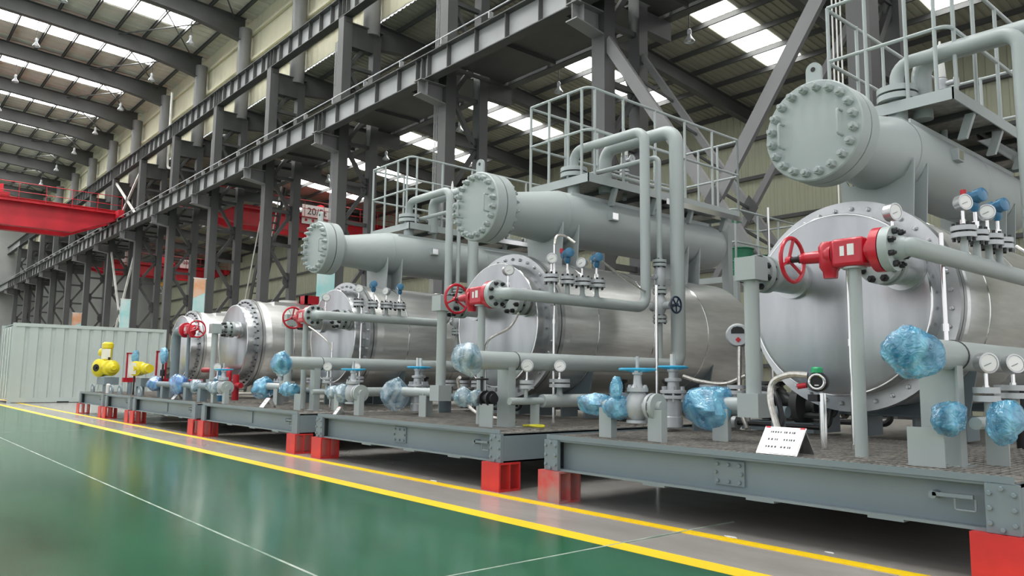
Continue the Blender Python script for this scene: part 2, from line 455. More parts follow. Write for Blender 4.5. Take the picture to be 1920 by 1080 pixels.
# ---- far wall of the equipment bay and the end wall
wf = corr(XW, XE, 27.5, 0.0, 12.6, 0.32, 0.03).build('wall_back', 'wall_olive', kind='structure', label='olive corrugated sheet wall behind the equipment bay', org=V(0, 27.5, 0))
for z in (1.6, 3.6, 5.6, 7.4, 9.2, 10.8):
    MB().box(XW, XE, 27.30, 27.44, z-0.07, z+0.07).build('wall_rail', 'steel_paint', wf)
MB().box(XW-0.2, XW, -14, 27.5, 0, 19.5).build('wall_end', 'wall_end_grey', kind='structure', label='distant end wall of the workshop')

# ================================================================== COLUMNS, GIRDERS
DIAG = shared('lacing_bar', MB().bar((0, -0.42, -0.62), (0, 0.42, 0.62), 0.12, 0.12), 'steel_paint')
HORZ = shared('lacing_strut', MB().bar((0, -0.44, 0), (0, 0.44, 0), 0.12, 0.12), 'steel_paint')
GUS = shared('gusset_plate', MB().prism([(-0.14, -0.30), (0.05, -0.30), (0.14, -0.12), (0.14, 0.12), (0.05, 0.30), (-0.14, 0.30)], 'x', -0.02, 0.02), 'steel_paint')
near_names = {0: 'nearest lattice column behind the right-hand access platform', 1: 'lattice column behind the second skid with X bracing at its right'}
for i, x in enumerate(CX):
    lab = near_names.get(i, 'dark grey lattice steel column, %s counted from the right edge' % ordinal(i))
    t = thing('steel_column', (x, 12.65, 0), lab, 'column', 'lattice columns between the two bays')
    MB().box(x-0.19, x+0.19, 11.93, 12.27, 0.04, 13.25).build('near_chord', 'chord_paint', t)
    MB().box(x-0.16, x+0.16, 13.13, 13.43, 0.04, 12.9).build('far_chord', 'chord_paint', t)
    MB().box(x-0.3, x+0.3, 11.85, 13.5, 0, 0.04).build('base_plate', 'steel_paint', t)
    z = 0.7; s = 1
    while z < 11.6:
        o = inst('lacing_bar', DIAG, (x, 12.69, z+0.62), t)
        if s < 0: o.rotation_euler = (0, 0, math.pi)
        if int(z*10) % 3 == 0 or s > 0: inst('lacing_strut', HORZ, (x, 12.69, z), t)
        inst('gusset_plate', GUS, (x, 12.33 if s > 0 else 13.05, z-0.02), t, None if s > 0 else (0, 0, math.pi))
        z += 1.36; s = -s
    MB().box(x-0.16, x+0.16, 12.27, 13.13, 12.25, 13.05).box(x-0.2, x+0.2, 12.0, 13.5, 13.05, 13.1).build('head_beam', 'steel_paint', t)
    MB().cyl((x, 13.12, 12.9), (x, 13.12, 17.35), 0.30, 20).build('round_post', 'brace_paint', t)
    c = MB(); c.prism([(11.12, 8.62), (11.95, 8.50), (11.95, 9.0), (11.12, 9.0)], 'x', x-0.012, x+0.012)
    c.bar((x, 11.10, 8.60), (x, 11.95, 8.48), 0.34, 0.03, up=(0, 0, 1)).box(x-0.17, x+0.17, 11.1, 11.95, 8.975, 9.0)
    c.box(x-0.15, x+0.15, 11.33, 11.35, 8.60, 8.98)
    c.build('corbel', 'brace_paint', t)

def girder(name, lab, y, z0, z1, w, xs, nst, wm='lit_web_grey'):
    g = thing(name, (-45, y, z0), lab, 'girder')
    x0, x1 = XW, XE
    MB().box(x0, x1, y-0.008, y+0.008, z0+0.02, z1-0.03).build('web', wm, g)
    MB().box(x0, x1, y-w/2, y+w/2, z1-0.03, z1).build('top_flange', 'steel_paint', g)
    MB().box(x0, x1, y-w/2*0.8, y+w/2*0.8, z0, z0+0.025).build('bottom_flange', 'steel_paint', g)
    ST = shared('stiffener', MB().box(-0.011, 0.011, -w*0.38, w*0.38, z0+0.025, z1-0.03), 'steel_paint')
    for i in range(len(xs)-1):
        a, b_ = xs[i], xs[i+1]
        for k in range(nst):
            x = a+(b_-a)*k/nst
            inst('stiffener', ST, (x, y, 0), g)
        for dx in (-0.28, 0.28): inst('stiffener', ST, (a+dx, y, 0), g)
    MB().box(x0, x1, y-0.035, y+0.035, z1, z1+0.11).build('crane_rail', 'steel_paint', g)
    return g
g1 = girder('crane_girder', 'lower grey crane runway girder with vertical stiffeners on corbels', 11.36, 9.0, 9.68, 0.36, [XE-2.5]+CX, 5)
MB().cyl((XW, 11.14, 9.84), (XE, 11.14, 9.84), 0.018, 8).build('conductor_bar', 'valve_silver', g1)
for i in range(40):
    x = 4-2.0*i
    MB().box(x-0.02, x+0.02, 11.12, 11.25, 9.66, 9.84).build('bar_bracket', 'lit_web_grey', g1)
g2 = girder('crane_girder', 'upper grey crane runway girder with closely spaced stiffeners below the clerestory', 12.1, 13.28, 14.02, 0.40, [XE-2.5]+CX, 7)
g3 = girder('crane_girder', 'dark crane runway girder of the equipment bay behind the columns', 14.2, 9.52, 10.25, 0.34, [XE-2.5]+CX, 3, 'steel_paint')
for i, x in enumerate(CX):
    MB().box(x-0.12, x+0.12, 13.4, 14.35, 9.05, 9.52).build('bracket', 'steel_paint', g3)
wk = MB().box(XW, XE, 11.56, 11.90, 9.60, 9.63).box(XW, XE, 13.45, 14.02, 9.60, 9.63)
for a_, b_ in zip([XE]+CX, CX+[XW]): wk.box(b_+0.24, a_-0.24, 11.90, 13.45, 9.60, 9.63)
for i in range(45): wk.box(5.1-2.2*i, 5.15-2.2*i, 11.5, 14.0, 9.50, 9.60)
wk.build('crane_walkway', 'steel_paint', label='dark plate walkway behind the lower crane girder along the columns', cat='walkway')
# X bracing between columns
def xbrace(xa, xb, lab, zt, zb, ys, m='brace_paint', w=0.17):
    t = thing('cross_bracing', ((xa+xb)/2, ys[0], zb), lab, 'bracing')
    for y in ys:
        MB().bar((xa, y, zt), (xb, y, zb), 0.10, w if y == ys[0] else 0.13).build('brace_bar', m, t)
        MB().bar((xb, y+0.03, zt), (xa, y+0.03, zb), 0.10, w if y == ys[0] else 0.13).build('brace_bar', m, t)
        cx_, cz_ = (xa+xb)/2, (zt+zb)/2
        MB().prism([(cx_-0.2, cz_), (cx_, cz_-0.28), (cx_+0.2, cz_), (cx_, cz_+0.28)], 'y', y-0.06, y-0.045).build('gusset_plate', 'steel_paint', t)
    n = 9
    if len(ys) > 1:
        for k in range(1, n):
            q = k/n; x = xa+(xb-xa)*q; z = zt+(zb-zt)*q; x2 = xa+(xb-xa)*(k+0.5)/n; z2 = zt+(zb-zt)*(k+0.5)/n
            MB().bar((x, ys[0], z), (x2, ys[1], z2), 0.03, 0.05).build('brace_lacing', 'steel_paint', t)
    return t
xbrace(CX[1]+0.15, CX[0]-0.15, 'big grey X bracing between the two nearest lattice columns', 8.35, 0.35, (12.05, 13.25), w=0.26)
xbrace(CX[8]+0.1, CX[7]-0.1, 'thin X bracing between two distant columns above the shipping container', 8.6, 0.5, (12.1,), 'tube_white', 0.10)
xbrace(CX[8]+0.1, CX[7]-0.1, 'thin X bracing between the girders above the red crane end', 13.0, 9.8, (12.1,), 'tube_white', 0.12)

# ================================================================== SKIDS
YF = 4.48                      # front face of the skid beams
ZB0, ZB1, ZD = 0.25, 0.50, 0.53
BOLT_S = shared('bolt', MB().hexb((0, 0, 0), (0, -1, 0), 0.013, 0.016), 'skid_paint')
BOLT_X = shared('bolt', MB().hexb((0, 0, 0), (0, -1, 0), 0.036, 0.052, 0.034), 'grey_paint')
BOLT_F = shared('bolt', MB().hexb((0, 0, 0), (0, -1, 0), 0.019, 0.022, 0.01), 'stainless_flange')
BOLT_K = shared('bolt', MB().hexb((0, 0, 0), (1, 0, 0), 0.021, 0.03, 0.016), 'black_steel')
BOLT_V = shared('bolt', MB().hexb((0, 0, 0), (0, 0, 1), 0.013, 0.02, 0.014), 'black_steel')
def support_block(x, y, lab, worn=False, w=0.25, d=0.25):
    b = MB(); t = 0.016; h = ZB0
    b.box(x-w/2, x+w/2, y, y+t, 0, h).box(x-w/2, x+w/2, y+d/2-t/2, y+d/2+t/2, t, h-t).box(x-w/2, x+w/2, y+d-t, y+d, 0, h)
    b.box(x-w/2, x+w/2, y+t, y+d-t, 0, t).box(x-w/2, x+w/2, y+t, y+d-t, h-t, h)
    b.build('support_block', 'block_worn' if worn else 'block_red', label=lab, cat='support block', group='red steel blocks carrying the skids')

def skid_frame(x0, x1, lab, sk, big=True, y1=10.9, plates=True, worn=False, zs=0.0):
    cx = (x0+x1)/2
    t = thing('skid_frame', (cx, (YF+y1)/2, ZB0), lab, 'skid frame', 'blue-grey equipment skids')
    m = 'skid_paint'
    b = MB().box(x0+0.13, x1-0.13, YF+0.09, YF+0.102, ZB0+0.015, ZB1-0.012)
    b.box(x0+0.13, x1-0.13, YF+0.02, YF+0.17, ZB0, ZB0+0.016)
    b.build('beam_web', m, t)
    MB().box(x0+0.02, x1-0.02, YF+0.015, YF+0.17, ZB1-0.014, ZB1).build('beam_flange', m, t)
    MB().box(x0+0.02, x1-0.02, YF+0.0, YF+0.006, ZB1+0.003, ZD+0.008).build('deck_edge', m, t)
    for xe, sgn in ((x0, 1), (x1, -1)):
        s = MB().box(xe, xe+sgn*0.012, YF+0.03, y1, ZB0, ZB1).box(xe, xe+sgn*0.15, YF+0.03, y1, ZB1-0.014, ZB1).box(xe, xe+sgn*0.15, YF+0.03, y1, ZB0, ZB0+0.014)
        s.build('side_beam', m, t)
        e = MB().box(min(xe, xe+sgn*0.155), max(xe, xe+sgn*0.155), YF-0.006, YF+0.028, ZB0+0.002, ZB1-0.002).build('end_plate', m, t)
        if big:
            xi = lambda q: xe+sgn*0.155*q
            for q, z in ((0.14, 0.30), (0.14, 0.375), (0.14, 0.45), (0.86, 0.30), (0.86, 0.375), (0.86, 0.45), (0.5, 0.272), (0.5, 0.476)):
                inst('bolt', BOLT_S, (xi(q), YF-0.006, z), e)
    MB().box(x0, x1, y1-0.012, y1, ZB0, ZB1).build('rear_beam', m, t)
    c = MB()
    for k in range(1, 6):
        y = YF+(y1-YF)*k/6
        c.box(x0+0.02, x1-0.02, y-0.06, y+0.06, ZB1-0.03, ZB1-0.02).box(x0+0.02, x1-0.02, y-0.006, y+0.006, ZB0+0.03, ZB1-0.03)
    c.build('cross_member', m, t)
    MB().box(x0+0.02, x1-0.02, YF+0.03, y1-0.02, ZB1+0.001, ZB1+0.012).build('deck_plate', 'deck', t)
    gr = MB(); st = 0.045 if big else 0.09; n = int((x1-x0-0.06)/st)
    for k in range(n):
        x = x0+0.03+k*st; gr.box(x, x+0.008, YF+0.02, YF+2.2, ZB1+0.012, ZD)
    for k in range(1, 16): gr.box(x0+0.03, x1-0.03, YF+0.02+k*0.14, YF+0.028+k*0.14, ZB1+0.014, ZD-0.002)
    gr.build('deck_grating', 'deck', t, kind='stuff')
    if plates:
        e = MB().box(cx-0.118, cx+0.118, YF+0.074, YF+0.09, ZB0+0.055, ZB1-0.035).build('joint_plate', m, t)
        if big:
            for dx, z in ((-0.085, 0.33), (0, 0.33), (0.085, 0.33), (-0.085, 0.44), (0, 0.44), (0.085, 0.44), (-0.1, 0.385), (0.1, 0.385)):
                inst('bolt', BOLT_S, (cx+dx, YF+0.074, z), e)
        for dx in (-0.70, 0.16, 0.95):
            MB().box(cx+dx, cx+dx+0.20, YF+0.02, YF+0.16, ZB0-0.014, ZB0).build('pad_plate', m, t)
    h = MB().cyl((x1-0.42, YF+0.09, 0.405), (x1-0.42, YF+0.02, 0.405), 0.022, 8).bar((x1-0.42, YF+0.03, 0.41), (x1-0.22, YF+0.03, 0.413), 0.02, 0.02)
    h.path([(x1-0.31, YF+0.03, 0.40), (x1-0.31, YF+0.03, 0.34), (x1-0.21, YF+0.03, 0.34), (x1-0.21, YF+0.03, 0.40)], 0.006, 0.01, 6)
    h.build('earthing_lug', m, t, label='grey welded earthing lug')
    yb = YF-0.04
    support_block(x0+0.085, yb, 'red H-shaped block under the left front corner of %s' % sk, worn)
    support_block(x1-0.10, yb, 'red H-shaped block under the right front corner of %s' % sk)
    support_block(x0+0.085, y1-0.3, 'red steel block under the left rear corner of %s' % sk)
    support_block(x1-0.10, y1-0.3, 'red steel block under the right rear corner of %s' % sk)
    return t

def upper_exchanger(cx, yf, sk, yn, big=True, yend=10.3):
    zc = 3.02
    t = thing('upper_vessel', (cx, yf+2.4, 2.45), 'light grey upper pressure vessel with bolted blind flange on %s' % sk, 'pressure vessel', 'grey upper vessels on the skids')
    cov = MB().lathe((cx, yf, zc), (0, 1, 0), [(0, 0.0001), (0, 0.29), (0.003, 0.30), (0.003, 0.405), (0.015, 0.415), (0.145, 0.415)], 56, cap=True).build('blind_flange', 'grey_paint', t)
    MB().lathe((cx, yf+0.145, zc), (0, 1, 0), [(0, 0.395), (0.014, 0.395)], 56).build('gasket', 'gasket', t)
    MB().lathe((cx, yf+0.159, zc), (0, 1, 0), [(0, 0.415), (0.13, 0.415), (0.145, 0.40), (0.15, 0.31), (0.26, 0.255)], 56).build('neck_flange', 'grey_paint', t)
    for k in range(20):
        a = 2*math.pi*(k+0.5)/20
        p = (cx+0.352*math.cos(a), yf+0.004, zc+0.352*math.sin(a))
        inst('bolt', BOLT_X, p, cov, (0, 0.3*k, 0))
        if big: inst('bolt', BOLT_X, (p[0], yf+0.30, p[2]), t, (0, 0.3*k, math.pi))
    for sx in (-1, 1):
        h = MB().path([(cx+sx*0.25, yf+0.005, zc-0.10), (cx+sx*0.25, yf-0.075, zc-0.10), (cx+sx*0.25, yf-0.075, zc+0.10), (cx+sx*0.25, yf+0.005, zc+0.10)], 0.0105, 0.02, 8)
        h.build('lift_handle', 'grey_paint', cov)
    lug = MB(); P = [(cx-0.065, zc+0.38), (cx+0.065, zc+0.38), (cx+0.065, zc+0.52)] + [(cx+0.065*math.cos(a), zc+0.52+0.065*math.sin(a)) for a in [math.pi*k/8 for k in range(1, 8)]] + [(cx-0.065, zc+0.52)]
    lug.prism(P, 'y', yf+0.05, yf+0.08)
    l = lug.build('lifting_lug', 'grey_paint', t)
    MB().cyl((cx, yf+0.046, zc+0.525), (cx, yf+0.049, zc+0.525), 0.02, 12).build('lug_hole', 'gasket', l)
    # eccentric shell
    b = MB(); n = 56; rings = [(yf+0.40, zc, 0.25), (yf+0.55, zc+0.004, 0.258), (yf+1.24, zc+0.046, 0.347), (yf+1.28, zc+0.05, 0.35), (yend-0.25, zc+0.05, 0.35), (yend-0.12, zc+0.05, 0.33), (yend-0.03, zc+0.05, 0.25), (yend+0.02, zc+0.05, 0.12), (yend+0.03, zc+0.05, 0.01)]
    vs = []; fs = []
    for y, z, r in rings:
        for i in range(n):
            a = 2*math.pi*i/n; vs.append((cx+r*math.cos(a), y, z+r*math.sin(a)))
    for k in range(len(rings)-1):
        for i in range(n): fs.append((k*n+i, k*n+(i+1) % n, (k+1)*n+(i+1) % n, (k+1)*n+i))
    b.add(vs, fs).build('shell', 'grey_paint', t)
    for y in (yf+1.26, yend-1.6): MB().lathe((cx, y, zc+0.05), (0, 1, 0), [(0, 0.351), (0.006, 0.354), (0.016, 0.354), (0.022, 0.351)], 56, cap=False).build('weld_seam', 'grey_paint', t)
    # top strip, nameplate bracket
    MB().bar((cx+0.20, yf+1.4, zc+0.345), (cx+0.20, yend-0.4, zc+0.345), 0.02, 0.06, up=(0, 0, 1)).build('insulation_strip', 'grey_paint', t)
    nb = MB().prism([(yf+1.95, zc+0.06), (yf+2.1, zc+0.06), (yf+2.1, zc+0.17), (yf+1.95, zc+0.17)], 'x', cx+0.325, cx+0.40).build('nameplate_bracket', 'grey_paint', t)
    MB().box(cx+0.401, cx+0.404, yf+1.97, yf+2.08, zc+0.075, zc+0.16).build('nameplate', 'chrome', nb)
    # saddles down to the lower shell
    for y in (yf+1.12, yend-1.1):
        s = MB().prism([(cx-0.30, 2.36), (cx+0.30, 2.36), (cx+0.335, 2.95), (cx+0.25, 2.80), (cx, 2.72), (cx-0.25, 2.80), (cx-0.335, 2.95)], 'y', y, y+0.02)
        s.box(cx-0.015, cx+0.015, y+0.02, y+0.28, 2.36, 2.75).prism([(cx-0.30, 2.36), (cx+0.30, 2.36), (cx+0.335, 2.95), (cx+0.25, 2.80), (cx, 2.72), (cx-0.25, 2.80), (cx-0.335, 2.95)], 'y', y+0.28, y+0.30)
        s.build('saddle', 'grey_paint', t)
    # top nozzle flanges
    MB().cyl((cx, yn, 3.42), (cx, yn, 3.66), 0.085, 24).ring((cx, yn, 3.66), (0, 0, 1), 0.18, 0.02, 0.055, 28).build('top_nozzle', 'grey_paint', t)
    return t

def lower_shell(cx, yr, sk, big=True, yend=10.4, top=True, cat='pressure vessel', noz=((-0.36, 'left'), (0.55, 'right'))):
    zc = 1.63
    t = thing('lower_vessel', (cx, yr+2, 0.72), 'large stainless clad vessel with bolted end cover on %s' % sk, cat, 'stainless vessels on the skids')
    cv = MB().lathe((cx, yr-0.20, zc), (0, 1, 0), [(0, 0.001), (0, 0.70), (0.012, 0.735), (0.03, 0.74), (0.2, 0.74)], 72).build('end_cover', 'cover_steel', t)
    MB().torus((cx, yr-0.185, zc), (0, 1, 0), 0.735, 0.008, 72, 6).build('cover_edge', 'chrome', cv)
    f1 = MB().lathe((cx, yr, zc), (0, 1, 0), [(0, 0.73), (0, 0.87), (0.055, 0.87), (0.055, 0.73)], 72).build('flange_ring', 'stainless_flange', t)
    MB().lathe((cx, yr+0.056, zc), (0, 1, 0), [(0, 0.85), (0.012, 0.85)], 72).build('gasket', 'gasket', t)
    f2 = MB().lathe((cx, yr+0.068, zc), (0, 1, 0), [(0, 0.73), (0, 0.87), (0.055, 0.87), (0.055, 0.73)], 72).build('flange_ring', 'stainless_flange', t)
    for k in range(36):
        a = 2*math.pi*(k+0.5)/36
        if big: inst('bolt', BOLT_F, (cx+0.805*math.cos(a), yr, zc+0.805*math.sin(a)), f1, (0, k*0.4, 0))
    if not big:
        b = MB()
        for k in range(36):
            a = 2*math.pi*(k+0.5)/36; b.hexb((cx+0.805*math.cos(a), yr, zc+0.805*math.sin(a)), (0, -1, 0), 0.019, 0.028)
        b.build('bolt_circle', 'black_steel', f1)
    MB().lathe((cx, yr+0.123, zc), (0, 1, 0), [(0, 0.80), (0.02, 0.83), (0.14, 0.845), (0.15, 0.83), (yend-yr-0.5, 0.83), (yend-yr-0.3, 0.76), (yend-yr-0.18, 0.5), (yend-yr-0.14, 0.02)], 72).build('shell', 'stainless', t)
    for y in (yr+0.72, yr+1.75, yr+2.9):
        MB().lathe((cx, y, zc), (0, 1, 0), [(0, 0.829), (0.004, 0.834), (0.016, 0.834), (0.02, 0.829)], 72, cap=False).build('cladding_seam', 'chrome', t)
    for y in (yr+0.75, yend-1.2):
        s = MB().prism([(cx-0.62, ZD+0.2), (cx+0.62, ZD+0.2), (cx+0.72, 1.22), (cx+0.45, 0.94), (cx, 0.81), (cx-0.45, 0.94), (cx-0.72, 1.22)], 'y', y, y+0.02)
        s.box(cx-0.66, cx+0.66, y-0.06, y+0.26, ZD+0.18, ZD+0.2)
        for q in (-0.6, -0.2, 0.2, 0.6): s.box(cx+q-0.012, cx+q+0.012, y-0.04, y+0.24, ZD, ZD+0.18)
        s.build('saddle', 'skid_paint', t)
    # two front nozzles
    for sx, nm in noz:
        x = cx+sx; z = 1.86; y1 = 5.48 if sx < 0.5 else 5.62
        n = MB().cyl((x, y1+0.16, z), (x, yr-0.19, z), 0.125, 28).ring((x, yr-0.24, z), (0, 1, 0), 0.165, 0.1, 0.045, 28).build('nozzle', 'stainless_flange', cv)
        MB().lathe((x, y1, z), (0, 1, 0), [(0, 0.05), (0, 0.15), (0.06, 0.15), (0.06, 0.11), (0.11, 0.11), (0.11, 0.15), (0.16, 0.15), (0.16, 0.12)], 28).build('nozzle_flange', 'grey_paint', n)
        bb = MB()
        for k in range(8):
            a = 2*math.pi*(k+0.5)/8; bb.hexb((x+0.122*math.cos(a), y1, z+0.122*math.sin(a)), (0, -1, 0), 0.027, 0.036, 0.02); bb.cyl((x+0.122*math.cos(a), y1+0.05, z+0.122*math.sin(a)), (x+0.122*math.cos(a), y1+0.12, z+0.122*math.sin(a)), 0.012, 8)
        bb.build('stud_bolts', 'black_steel', n)
    if top:
        tw = MB().prism([(cx-0.42, 2.28), (cx+0.42, 2.28), (cx+0.34, 2.36), (cx-0.34, 2.36)], 'y', yr+0.2, yr+1.2)
        tw.build('saddle_cladding', 'stainless', t)
    else:
        MB().box(cx-0.3, cx+0.3, yr+0.5, yr+1.3, 2.35, 2.47).build('cladding_box', 'stainless', t)
        MB().cyl((cx+0.1, yr+0.9, 2.47), (cx+0.1, yr+0.9, 2.52), 0.2, 20).build('nozzle_cap', 'tube_white', t)
    return t

def access_platform(x0, x1, y0, y1, sk, zt=3.62):
    t = thing('access_platform', ((x0+x1)/2, (y0+y1)/2, zt-0.12), 'light grey access platform with pipe guardrails on top of %s' % sk, 'platform', 'access platforms on the upper vessels')
    m = 'grey_paint'; h = 0.10
    for a in ((x0, x1, y0, y0+0.012), (x0, x1, y1-0.012, y1), (x0, x0+0.012, y0, y1), (x1-0.012, x1, y0, y1)):
        MB().box(a[0], a[1], a[2], a[3], zt-h, zt+0.01).build('edge_channel', m, t)
    MB().box(x0+0.012, x1-0.012, y0+0.012, y1-0.012, zt-0.035, zt-0.025).build('floor_sheet', 'deck', t)
    g = MB()
    for k in range(int((y1-y0)/0.05)): g.box(x0+0.012, x1-0.012, y0+0.02+k*0.05, y0+0.026+k*0.05, zt-0.025, zt)
    g.build('floor_grating', 'deck', t, kind='stuff')
    for k in range(1, 5):
        y = y0+(y1-y0)*k/5; MB().box(x0+0.012, x1-0.012, y-0.02, y+0.02, zt-0.09, zt-0.035).build('joist', 'steel_paint', t)
    zr_ = zt+1.17; zm = zt+0.60; r = 0.019; e = 0.02
    c = [(x0+e, y0+e), (x1-e, y0+e), (x1-e, y1-e), (x0+e, y1-e)]
    for z in (zr_, zm):
        MB().path([(c[0][0], c[0][1], z), (c[1][0], c[1][1], z), (c[2][0], c[2][1], z)], r, 0.10, 8).build('guardrail', m, t)
        MB().path([(c[0][0], c[0][1], z-0.02), (c[3][0], c[3][1], z-0.02), (c[2][0], c[2][1], z-0.02)], r, 0.06, 8).build('guardrail', m, t)
    PST = shared('post', MB().cyl((0, 0, zt-0.02), (0, 0, zr_), 0.019, 8), m)
    pts = []
    nx = 3
    for k in range(nx+1):
        x = c[0][0]+(c[1][0]-c[0][0])*k/nx
        pts += [(x - (0.12 if k == nx else 0), c[0][1]), (x, c[3][1])]
    ny = 5
    for k in range(0, ny+1):
        y = c[1][1]+(c[2][1]-c[1][1])*k/ny
        pts += [(c[1][0], y + (0.12 if k == 0 else 0))]
        if 0 < k < ny: pts.append((c[0][0], y))
    for p in pts: inst('post', PST, (p[0], p[1], 0), t)
    for k in range(4):
        y = y0+0.55+(y1-y0-0.9)*k/3
        MB().prism([(x1-0.10, zt-0.09), (x1-0.02, zt-0.09), (x1-0.10, 3.30), (x1-0.18, 3.30)], 'y', y, y+0.05).build('bracket', m, t)
    return t

def flange_v(b, p, ro, gap=0.014, t=0.034):
    b.ring((p[0], p[1], p[2]-t-gap/2), (0, 0, 1), ro, 0.002, t, 24).ring((p[0], p[1], p[2]+gap/2), (0, 0, 1), ro, 0.002, t, 24)

def gauge(p, face, r, lab, group='pressure gauges on the piping', stem=0.12, cat='pressure gauge'):
    p = Vector(p); f = Vector(face).normalized()
    t = thing('pressure_gauge', p-Vector((0, 0, stem)), lab, cat, group)
    MB().lathe(p-f*0.03, f, [(0, r*0.9), (0.006, r), (0.066, r), (0.068, r*0.84), (0.062, r*0.82)], 24).build('case', 'stainless_flange', t)
    d = MB().lathe(p+f*0.0325, f, [(0, r*0.81), (0.002, r*0.81)], 24).build('dial', 'dial_white', t)
    u, v = basis(f)
    MB().bar(p+f*0.0355-u*r*0.2, p+f*0.0355+u*r*0.5+v*r*0.3, 0.004, 0.002).build('needle', 'ink', d)
    MB().cyl(p-Vector((0, 0, stem)), p-Vector((0, 0, r*0.8)), 0.012, 10).lathe(p-Vector((0, 0, stem)), (0, 0, 1), [(0, 0.02), (0.03, 0.02)], 6).build('stem', 'chrome', t)
    return t

def handwheel(parent, c, axis, R, r, m, spokes=5, hub=0.03, dish=0.0):
    c = Vector(c); d = Vector(axis).normalized(); u, v = basis(d)
    w = MB().torus(c, d, R, r, 32, 8).build('handwheel', m, parent)
    b = MB()
    for k in range(spokes):
        a = 2*math.pi*k/spokes+0.4; b.cyl(c-d*dish, c+(u*math.cos(a)+v*math.sin(a))*R, r*0.8, 7)
    b.lathe(c-d*(dish+0.015), d, [(0, hub), (0.04, hub)], 12).build('spokes', m, w)
    return w

def red_valve(vx, sk, y=5.0, flip=1, big=True):
    z = 1.85; X = lambda d: vx+flip*d
    t = thing('red_gate_valve', (vx, y, 1.70), 'red gate valve with round red handwheel on a post of %s' % sk, 'valve', 'red valves on the skid fronts')
    handwheel(t, (X(-0.44), y, z), (1, 0, 0), 0.155, 0.015, 'red_paint', 3, 0.028, dish=0.03*flip)
    MB().lathe((X(-0.44), y, z), (flip, 0, 0), [(0, 0.022), (0.05, 0.022), (0.05, 0.03), (0.09, 0.03)], 12).build('stem_nut', 'black_steel', t)
    MB().lathe((X(-0.37), y, z), (flip, 0, 0), [(0, 0.036), (0.02, 0.04), (0.17, 0.046), (0.19, 0.075), (0.22, 0.085), (0.24, 0.085)], 20).build('bonnet', 'red_paint', t)
    MB().lathe((X(-0.165), y, z+0.09), (0, 0, -1), [(0, 0.055), (0.03, 0.075), (0.17, 0.07), (0.20, 0.05), (0.245, 0.045)], 18).build('yoke', 'red_paint', t)
    bd = MB().box(min(X(-0.12), X(0.10)), max(X(-0.12), X(0.10)), y-0.085, y+0.085, z-0.095, z+0.095)
    bd = bd.build('body', 'red_paint', t)
    bev = bd.modifiers.new('bevel', 'BEVEL'); bev.width = 0.025; bev.segments = 3
    MB().lathe((X(0.09), y, z), (flip, 0, 0), [(0, 0.075), (0.05, 0.07), (0.06, 0.145), (0.115, 0.145), (0.115, 0.05)], 28).build('flange', 'red_paint', t)
    MB().box(vx-0.055, vx-0.025, y-0.0875, y-0.0865, z-0.025, z+0.04).box(vx-0.005, vx+0.04, y-0.0875, y-0.0865, z-0.025, z+0.05).build('white_mark', 'label_white', bd)
    return t

def valve_post(vx, sk, y=5.0, z1=1.755, r=0.04):
    MB().cyl((vx, y, ZD-0.02), (vx, y, z1), r, 16).ring((vx, y, z1-0.012), (0, 0, 1), 0.075, 0.01, 0.012, 20).box(vx-0.07, vx+0.07, y-0.07, y+0.07, ZD-0.02, ZD-0.008).build('pipe_post', 'grey_paint', label='slim grey pipe post holding up the red valve on %s' % sk, cat='post', group='pipe posts under the red valves')

def loop_pipe(vx, cx, yn, sk, y=5.0, ztop=4.03, xoff=0.40):
    ylo = yn
    z = 1.85; xp = vx+xoff
    t = thing('loop_pipe', (xp, ylo, z), 'grey loop pipe rising from the red valve to the upper vessel of %s' % sk, 'pipe', 'grey loop pipes')
    fl_ = MB().lathe((vx+0.212, y, z), (1, 0, 0), [(0, 0.05), (0, 0.145), (0.06, 0.145), (0.062, 0.085), (0.13, 0.062)], 28).build('weld_neck_flange', 'grey_paint', t)
    for k in range(8):
        a = 2*math.pi*(k+0.5)/8
        inst('bolt', BOLT_K, (vx+0.272, y+0.113*math.cos(a), z+0.113*math.sin(a)), fl_, (0.3*k, 0, 0))
    MB().path([(vx+0.33, y, z), (xp+0.02, y, z), (xp+0.02, y+0.1, z), (xp, ylo, z), (xp, ylo, ztop), (cx, ylo, ztop), (cx, yn, ztop-0.01), (cx, yn, 3.76)] if abs(yn-ylo) > 0.15 else [(vx+0.33, y, z), (xp, y, z), (xp, ylo, z), (xp, ylo, ztop), (cx, ylo, ztop), (cx, ylo, 3.76)], 0.062, 0.15, 16).build('pipe_run', 'grey_paint', t)
    ye = ylo if abs(yn-ylo) <= 0.15 else yn
    MB().ring((cx, ye, 3.735), (0, 0, 1), 0.18, 0.01, 0.055, 28).build('flange', 'grey_paint', t)
    MB().lathe((cx, ye, 3.716), (0, 0, 1), [(0, 0.155), (0.019, 0.155)], 28).build('gasket', 'gasket', t)
    return xp

def big_pipe(bx, cx, sk, yv=7.62, ztop=4.10, y0=4.5):
    t = thing('main_pipe', (bx, y0, 0.9), 'thick grey pipe along the right edge of %s rising at the back' % sk, 'pipe', 'thick grey main pipes')
    MB().path([(bx, y0, 1.165), (bx, yv, 1.165), (bx, yv, ztop), (cx+0.15, yv, ztop), (cx+0.15, yv, 3.5)], 0.088, 0.18, 22, 8).build('pipe_run', 'grey_paint', t)
    for y in (5.0,): MB().torus((bx, y, 1.165), (0, 1, 0), 0.089, 0.006, 28, 6).build('pipe_clamp', 'steel_paint', t)
    MB().box(bx-0.17, bx+0.05, 4.93, 4.945, ZD, 1.11).box(bx+0.05, bx+0.062, 4.88, 4.97, ZD, 1.14).box(bx-0.18, bx+0.08, 4.86, 5.08, ZD-0.01, ZD).build('pipe_support', 'grey_paint', t)
    return t

